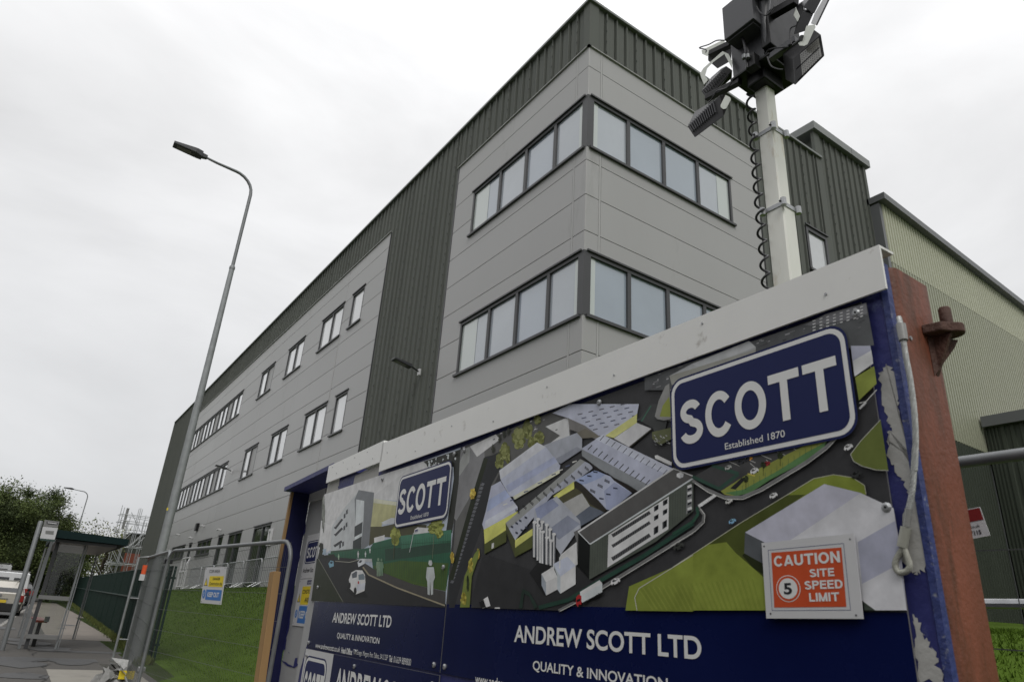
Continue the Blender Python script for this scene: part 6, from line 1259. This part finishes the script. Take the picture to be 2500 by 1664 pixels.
# coiled cable
cpts = []; zc0, zc1 = 1.4, 5.62; turns = 23
for i in range(turns * 14 + 1):
    t_ = i / (turns * 14); z = zc1 + (zc0 - zc1) * t_; a = 2 * math.pi * turns * t_; cy_ = 3.530 + .012 * math.sin(3 * t_); cpts.append((mx0 - .06 + .038 * math.sin(a), cy_ - .0 * t_ + .042 * math.cos(a), z))
b = MB(); b.tube(cpts, .0125, 7); b.build('coiled_cable', 'cable', lt, smooth=True)
m1 = zm(1650, 0, 5.6); m6 = zm(1600, 0, 3.136)
def loft(name, m_, fr, xf, bk, xb, z=m1, parent=lt, bevel=.006):
    f = [onX(*z(p), xf if not isinstance(xf, (list, tuple)) else xf[i]) for i, p in enumerate(fr)]; k = [onX(*z(p), xb if not isinstance(xb, (list, tuple)) else xb[i]) for i, p in enumerate(bk)]
    n = len(f); b = MB(); b.add(list(map(tuple, f)) + list(map(tuple, k)), [tuple(range(n)), tuple(reversed(range(n, 2 * n)))] + [(i, i + n, (i + 1) % n + n, (i + 1) % n) for i in range(n)]); o = b.build(name, m_, parent, bevel=bevel)
    try:
        import bmesh
        bm = bmesh.new(); bm.from_mesh(o.data); bmesh.ops.recalc_face_normals(bm, faces=bm.faces); bm.to_mesh(o.data); bm.free()
    except Exception: pass
    return o
# control box and gearbox housing (axis aligned)
b = MB(); b.box((4.9, 3.175, 6.17), (5.22, 3.56, 6.66)); b.build('control_box', 'boxgrey', lt, bevel=.008)
b = MB(); b.box((4.93, 3.20, 6.145), (5.19, 3.53, 6.168)); b.build('box_underside', 'frame', lt)
b = MB(); b.box((5.11, 3.22, 5.80), (5.62, 3.635, 6.75)); b.build('head_housing', 'boxgrey', lt, bevel=.01)
b = MB(); b.box((5.09, 3.16, 5.77), (5.66, 3.66, 5.80)); b.build('head_base_plate', 'black', lt, bevel=.004)
b = MB(); b.box((5.05, 3.10, 5.86), (5.64, 3.21, 6.9)); b.build('side_gusset', 'black', lt, bevel=.01)
b = MB(); b.tube([(5.07, 3.05, 6.9), (5.07, 3.12, 6.55), (5.08, 3.17, 6.2), (5.10, 3.16, 5.9)], [.07, .065, .05, .05], 12); b.build('conduit', 'boxgrey', lt, smooth=True)
b = MB(); b.tube([(5.02, 3.02, 6.55), (5.02, 3.14, 6.55)], .085, 16); b.build('motor', 'black', lt, smooth=True)
b = MB(); b.box((5.18, 3.29, 5.62), (5.52, 3.52, 5.77)); b.build('mast_cap', 'black', lt, bevel=.02)
# hoses
def mpt(p, X, z=m1): return Vector(onX(*z(p), X))
b = MB(); b.tube(smooth_pts([mpt(p, 5.0) for p in ((880, 480), (930, 580), (950, 680), (945, 780), (965, 860), (975, 930))], 6), .014, 7); b.tube(smooth_pts([mpt(p, 5.02) for p in ((960, 640), (985, 700), (990, 800), (980, 850))], 5), .013, 7); b.build('hose', 'cable', lt, smooth=True)
b = MB(); b.tube(smooth_pts([mpt(p, 5.02) for p in ((1230, 740), (1260, 690), (1350, 660), (1450, 650), (1540, 640))], 6), .008, 6); b.tube(smooth_pts([mpt(p, 5.02) for p in ((1580, 610), (1560, 500), (1570, 390), (1640, 355))], 6), .008, 6); b.tube(smooth_pts([mpt(p, 5.02) for p in ((665, 555), (560, 555), (450, 610), (320, 655), (410, 680), (410, 720))], 5), .007, 6); b.tube(smooth_pts([mpt(p, 5.02) for p in ((1250, 780), (1300, 900), (1400, 945), (1470, 950))], 5), .008, 6); b.tube(smooth_pts([mpt(p, 4.95) for p in ((1100, 90), (1150, 170), (1240, 210), (1330, 120), (1340, 85))], 5), .009, 6); b.tube(smooth_pts([mpt(p, 4.98) for p in ((780, 1100), (700, 1200), (560, 1250), (490, 1360), (440, 1400))], 5), .007, 6); b.build('lamp_cable', 'cable', lt, smooth=True)
for q in ((935, 780), (985, 775)): b = MB(); c = mpt(q, 4.99); b.tube([c + Vector((0, .0, -.025)), c + Vector((0, 0, .025))], .024, 10); b.build('cable_gland', 'galvd', lt, smooth=True)
b = MB(); c = mpt((1045, 860), 5.06); b.box(c + Vector((-.05, -.06, -.09)), c + Vector((.06, .06, .09))); b.build('junction_box', 'black', lt, bevel=.01)
# arms
for a_, c_, w_ in (((880, 1110), (420, 1345), .07), ((1290, 800), (1650, 545), .075), ((1250, 240), (1650, 10), .085), ((760, 600), (470, 740), .07)): b = MB(); b.beam(mpt(a_, 5.14), mpt(c_, 5.14), w_, w_); b.build('lamp_arm', 'black' if w_ != .075 else 'boxgrey', lt, bevel=.006)
# floodlights
def flood(fr, xf, bk, xb, z=m1, lens=None, fins=0, fin_side=None):
    o = loft('floodlight', 'black', fr, xf, bk, xb, z, bevel=.008)
    if lens:
        f = [Vector(onX(*z(p), xf if not isinstance(xf, (list, tuple)) else xf[i])) for i, p in enumerate(fr)]; c = sum(f, Vector()) / 4; q = [c + (p - c) * k for p, k in zip(f, (lens,) * 4)]; nn = (f[1] - f[0]).cross(f[2] - f[0]).normalized(); nn = nn if nn.x < 0 else -nn
        b = MB(); b.add([p + nn * .006 for p in q], [(0, 1, 2, 3)]); ln = b.build('lens', 'lens', o)
        def bi(u, v): return (q[0] * (1 - u) + q[1] * u) * (1 - v) + (q[3] * (1 - u) + q[2] * u) * v + nn * .008
        b = MB(); b.add([bi(.02, .47), bi(.98, .47), bi(.98, .53), bi(.02, .53)], [(0, 1, 2, 3)]); b.add([bi(.0, 0), bi(.22, 0), bi(.22, 1), bi(0, 1)], [(0, 1, 2, 3)]); b.build('lens_divider', 'black', o)
        b = MB()
        for iy in range(8):
            for ix in range(9):
                u = .27 + ix * .078; v = .07 + iy * .12 + (.03 if iy > 3 else 0)
                if v > .96: continue
                p = [bi(u, v), bi(u + .03, v), bi(u + .03, v + .045), bi(u, v + .045)]; b.add([x + nn * .002 for x in p], [(0, 1, 2, 3)])
        b.build('led_cells', 'lampgrey', o)
    if fins:
        f = [Vector(onX(*z(p), xf)) for p in fr]; nn = (f[1] - f[0]).cross(f[2] - f[0]).normalized(); nn = nn if nn.x < 0 else -nn
        for i in range(fins):
            u = .06 + .74 * i / (fins - 1); a = f[0].lerp(f[1], u); c = f[3].lerp(f[2], u); du = (f[1] - f[0]) * .016
            b = MB(); p0 = a.lerp(c, .02) ; p1 = a.lerp(c, .62); b.hexa([p0 + nn * .02, p0 + du + nn * .02, p1 + du + nn * .02, p1 + nn * .02, p0, p0 + du, p1 + du, p1]); b.build('cooling_fin', 'boxgrey', o)
    return o
flood([(1600, 810), (1985, 470), (2036, 765), (1632, 1168)], 5.0, [(1455, 735), (1890, 400), (1930, 700), (1500, 1095)], 5.14, lens=.84)
flood([(245, 970), (495, 728), (525, 890), (300, 1055)], 5.0, [(300, 855), (530, 716), (580, 760), (420, 960)], 5.12, z=m6, fins=13)
flood([(345, 1252), (690, 900), (775, 960), (430, 1370)], 5.2, [(480, 1060), (625, 935), (770, 1070), (560, 1260)], 5.3, fins=11)
flood([(1610, 480), (1735, 150), (1885, 185), (1770, 430)], 5.1, [(1660, 250), (1745, 130), (1850, 120), (1790, 330)], 5.22, fins=0)
flood([(1740, 100), (1850, -50), (2010, -40), (1890, 195)], 5.02, [(1700, 60), (1800, -60), (1950, -80), (1830, 140)], 5.2)
loft('lamp_face', 'signw', [(1845, 325), (1895, 190), (2040, -60), (2100, -40), (1915, 345)], 5.0, [(1850, 320), (1900, 195), (2045, -55), (2096, -36), (1912, 338)], 5.03)  # lens face, its sky reflection put into the white colour
loft('lamp_face_rim', 'black', [(1912, 348), (2098, -40), (2118, -30), (1932, 356)], 4.995, [(1912, 345), (2096, -40), (2112, -30), (1930, 350)], 5.03)
loft('small_lamp', 'black', [(1640, 100), (1720, 30), (1750, 160), (1690, 320)], 5.16, [(1660, 60), (1760, 0), (1770, 140), (1710, 270)], 5.25)
loft('small_lamp_glass', 'zinc', [(1605, 215), (1640, 100), (1700, 225), (1665, 310)], 5.15, [(1612, 212), (1644, 108), (1694, 222), (1664, 300)], 5.17)
# zinc brackets
loft('bracket', 'zinc', [(1785, 355), (1900, 335), (1912, 372), (1800, 610), (1755, 630), (1690, 625), (1672, 590), (1720, 560)], 4.92, [(1788, 360), (1896, 340), (1906, 374), (1796, 606), (1752, 624), (1694, 620), (1678, 592), (1724, 564)], 4.94, bevel=.002)
b = MB(); b.tube([mpt((1600, 620), 4.95), mpt((1700, 545), 4.93), mpt((1725, 520), 4.91)], [.012, .016, .03], 10); b.build('clamp_bolt', 'lampgrey', lt, smooth=True)
loft('bracket', 'zinc', [(330, 1010), (375, 935), (600, 735), (640, 702), (662, 725), (660, 745), (520, 845), (430, 935), (398, 1040), (440, 1095), (385, 1160), (345, 1060)], 5.05, [(334, 1012), (378, 938), (602, 738), (640, 706), (656, 727), (655, 741), (518, 842), (427, 932), (395, 1040), (434, 1093), (386, 1152), (350, 1058)], 5.07, bevel=.002)
loft('bracket', 'zinc', [(640, 702), (720, 740), (772, 835), (770, 940), (665, 745)], 5.05, [(642, 708), (718, 744), (768, 836), (766, 930), (668, 745)], 5.065, bevel=.002)
loft('bracket', 'zinc', [(610, 1440), (680, 1300), (745, 1335), (750, 1370), (690, 1485), (650, 1495), (615, 1470)], 4.96, [(612, 1440), (682, 1304), (741, 1337), (746, 1369), (688, 1481), (650, 1490), (618, 1468)], 4.985, bevel=.002)
loft('small_lamp_glass', 'zinc', [(350, 690), (660, 540), (670, 575), (430, 770), (360, 740)], 5.3, [(352, 688), (658, 544), (666, 574), (430, 764), (363, 737)], 5.33, bevel=.002)
loft('small_lamp', 'black', [(440, 760), (700, 590), (760, 600), (760, 830), (570, 940), (440, 830)], 5.36, [(450, 755), (700, 595), (755, 605), (755, 820), (570, 930), (448, 825)], 5.5)
#@@END
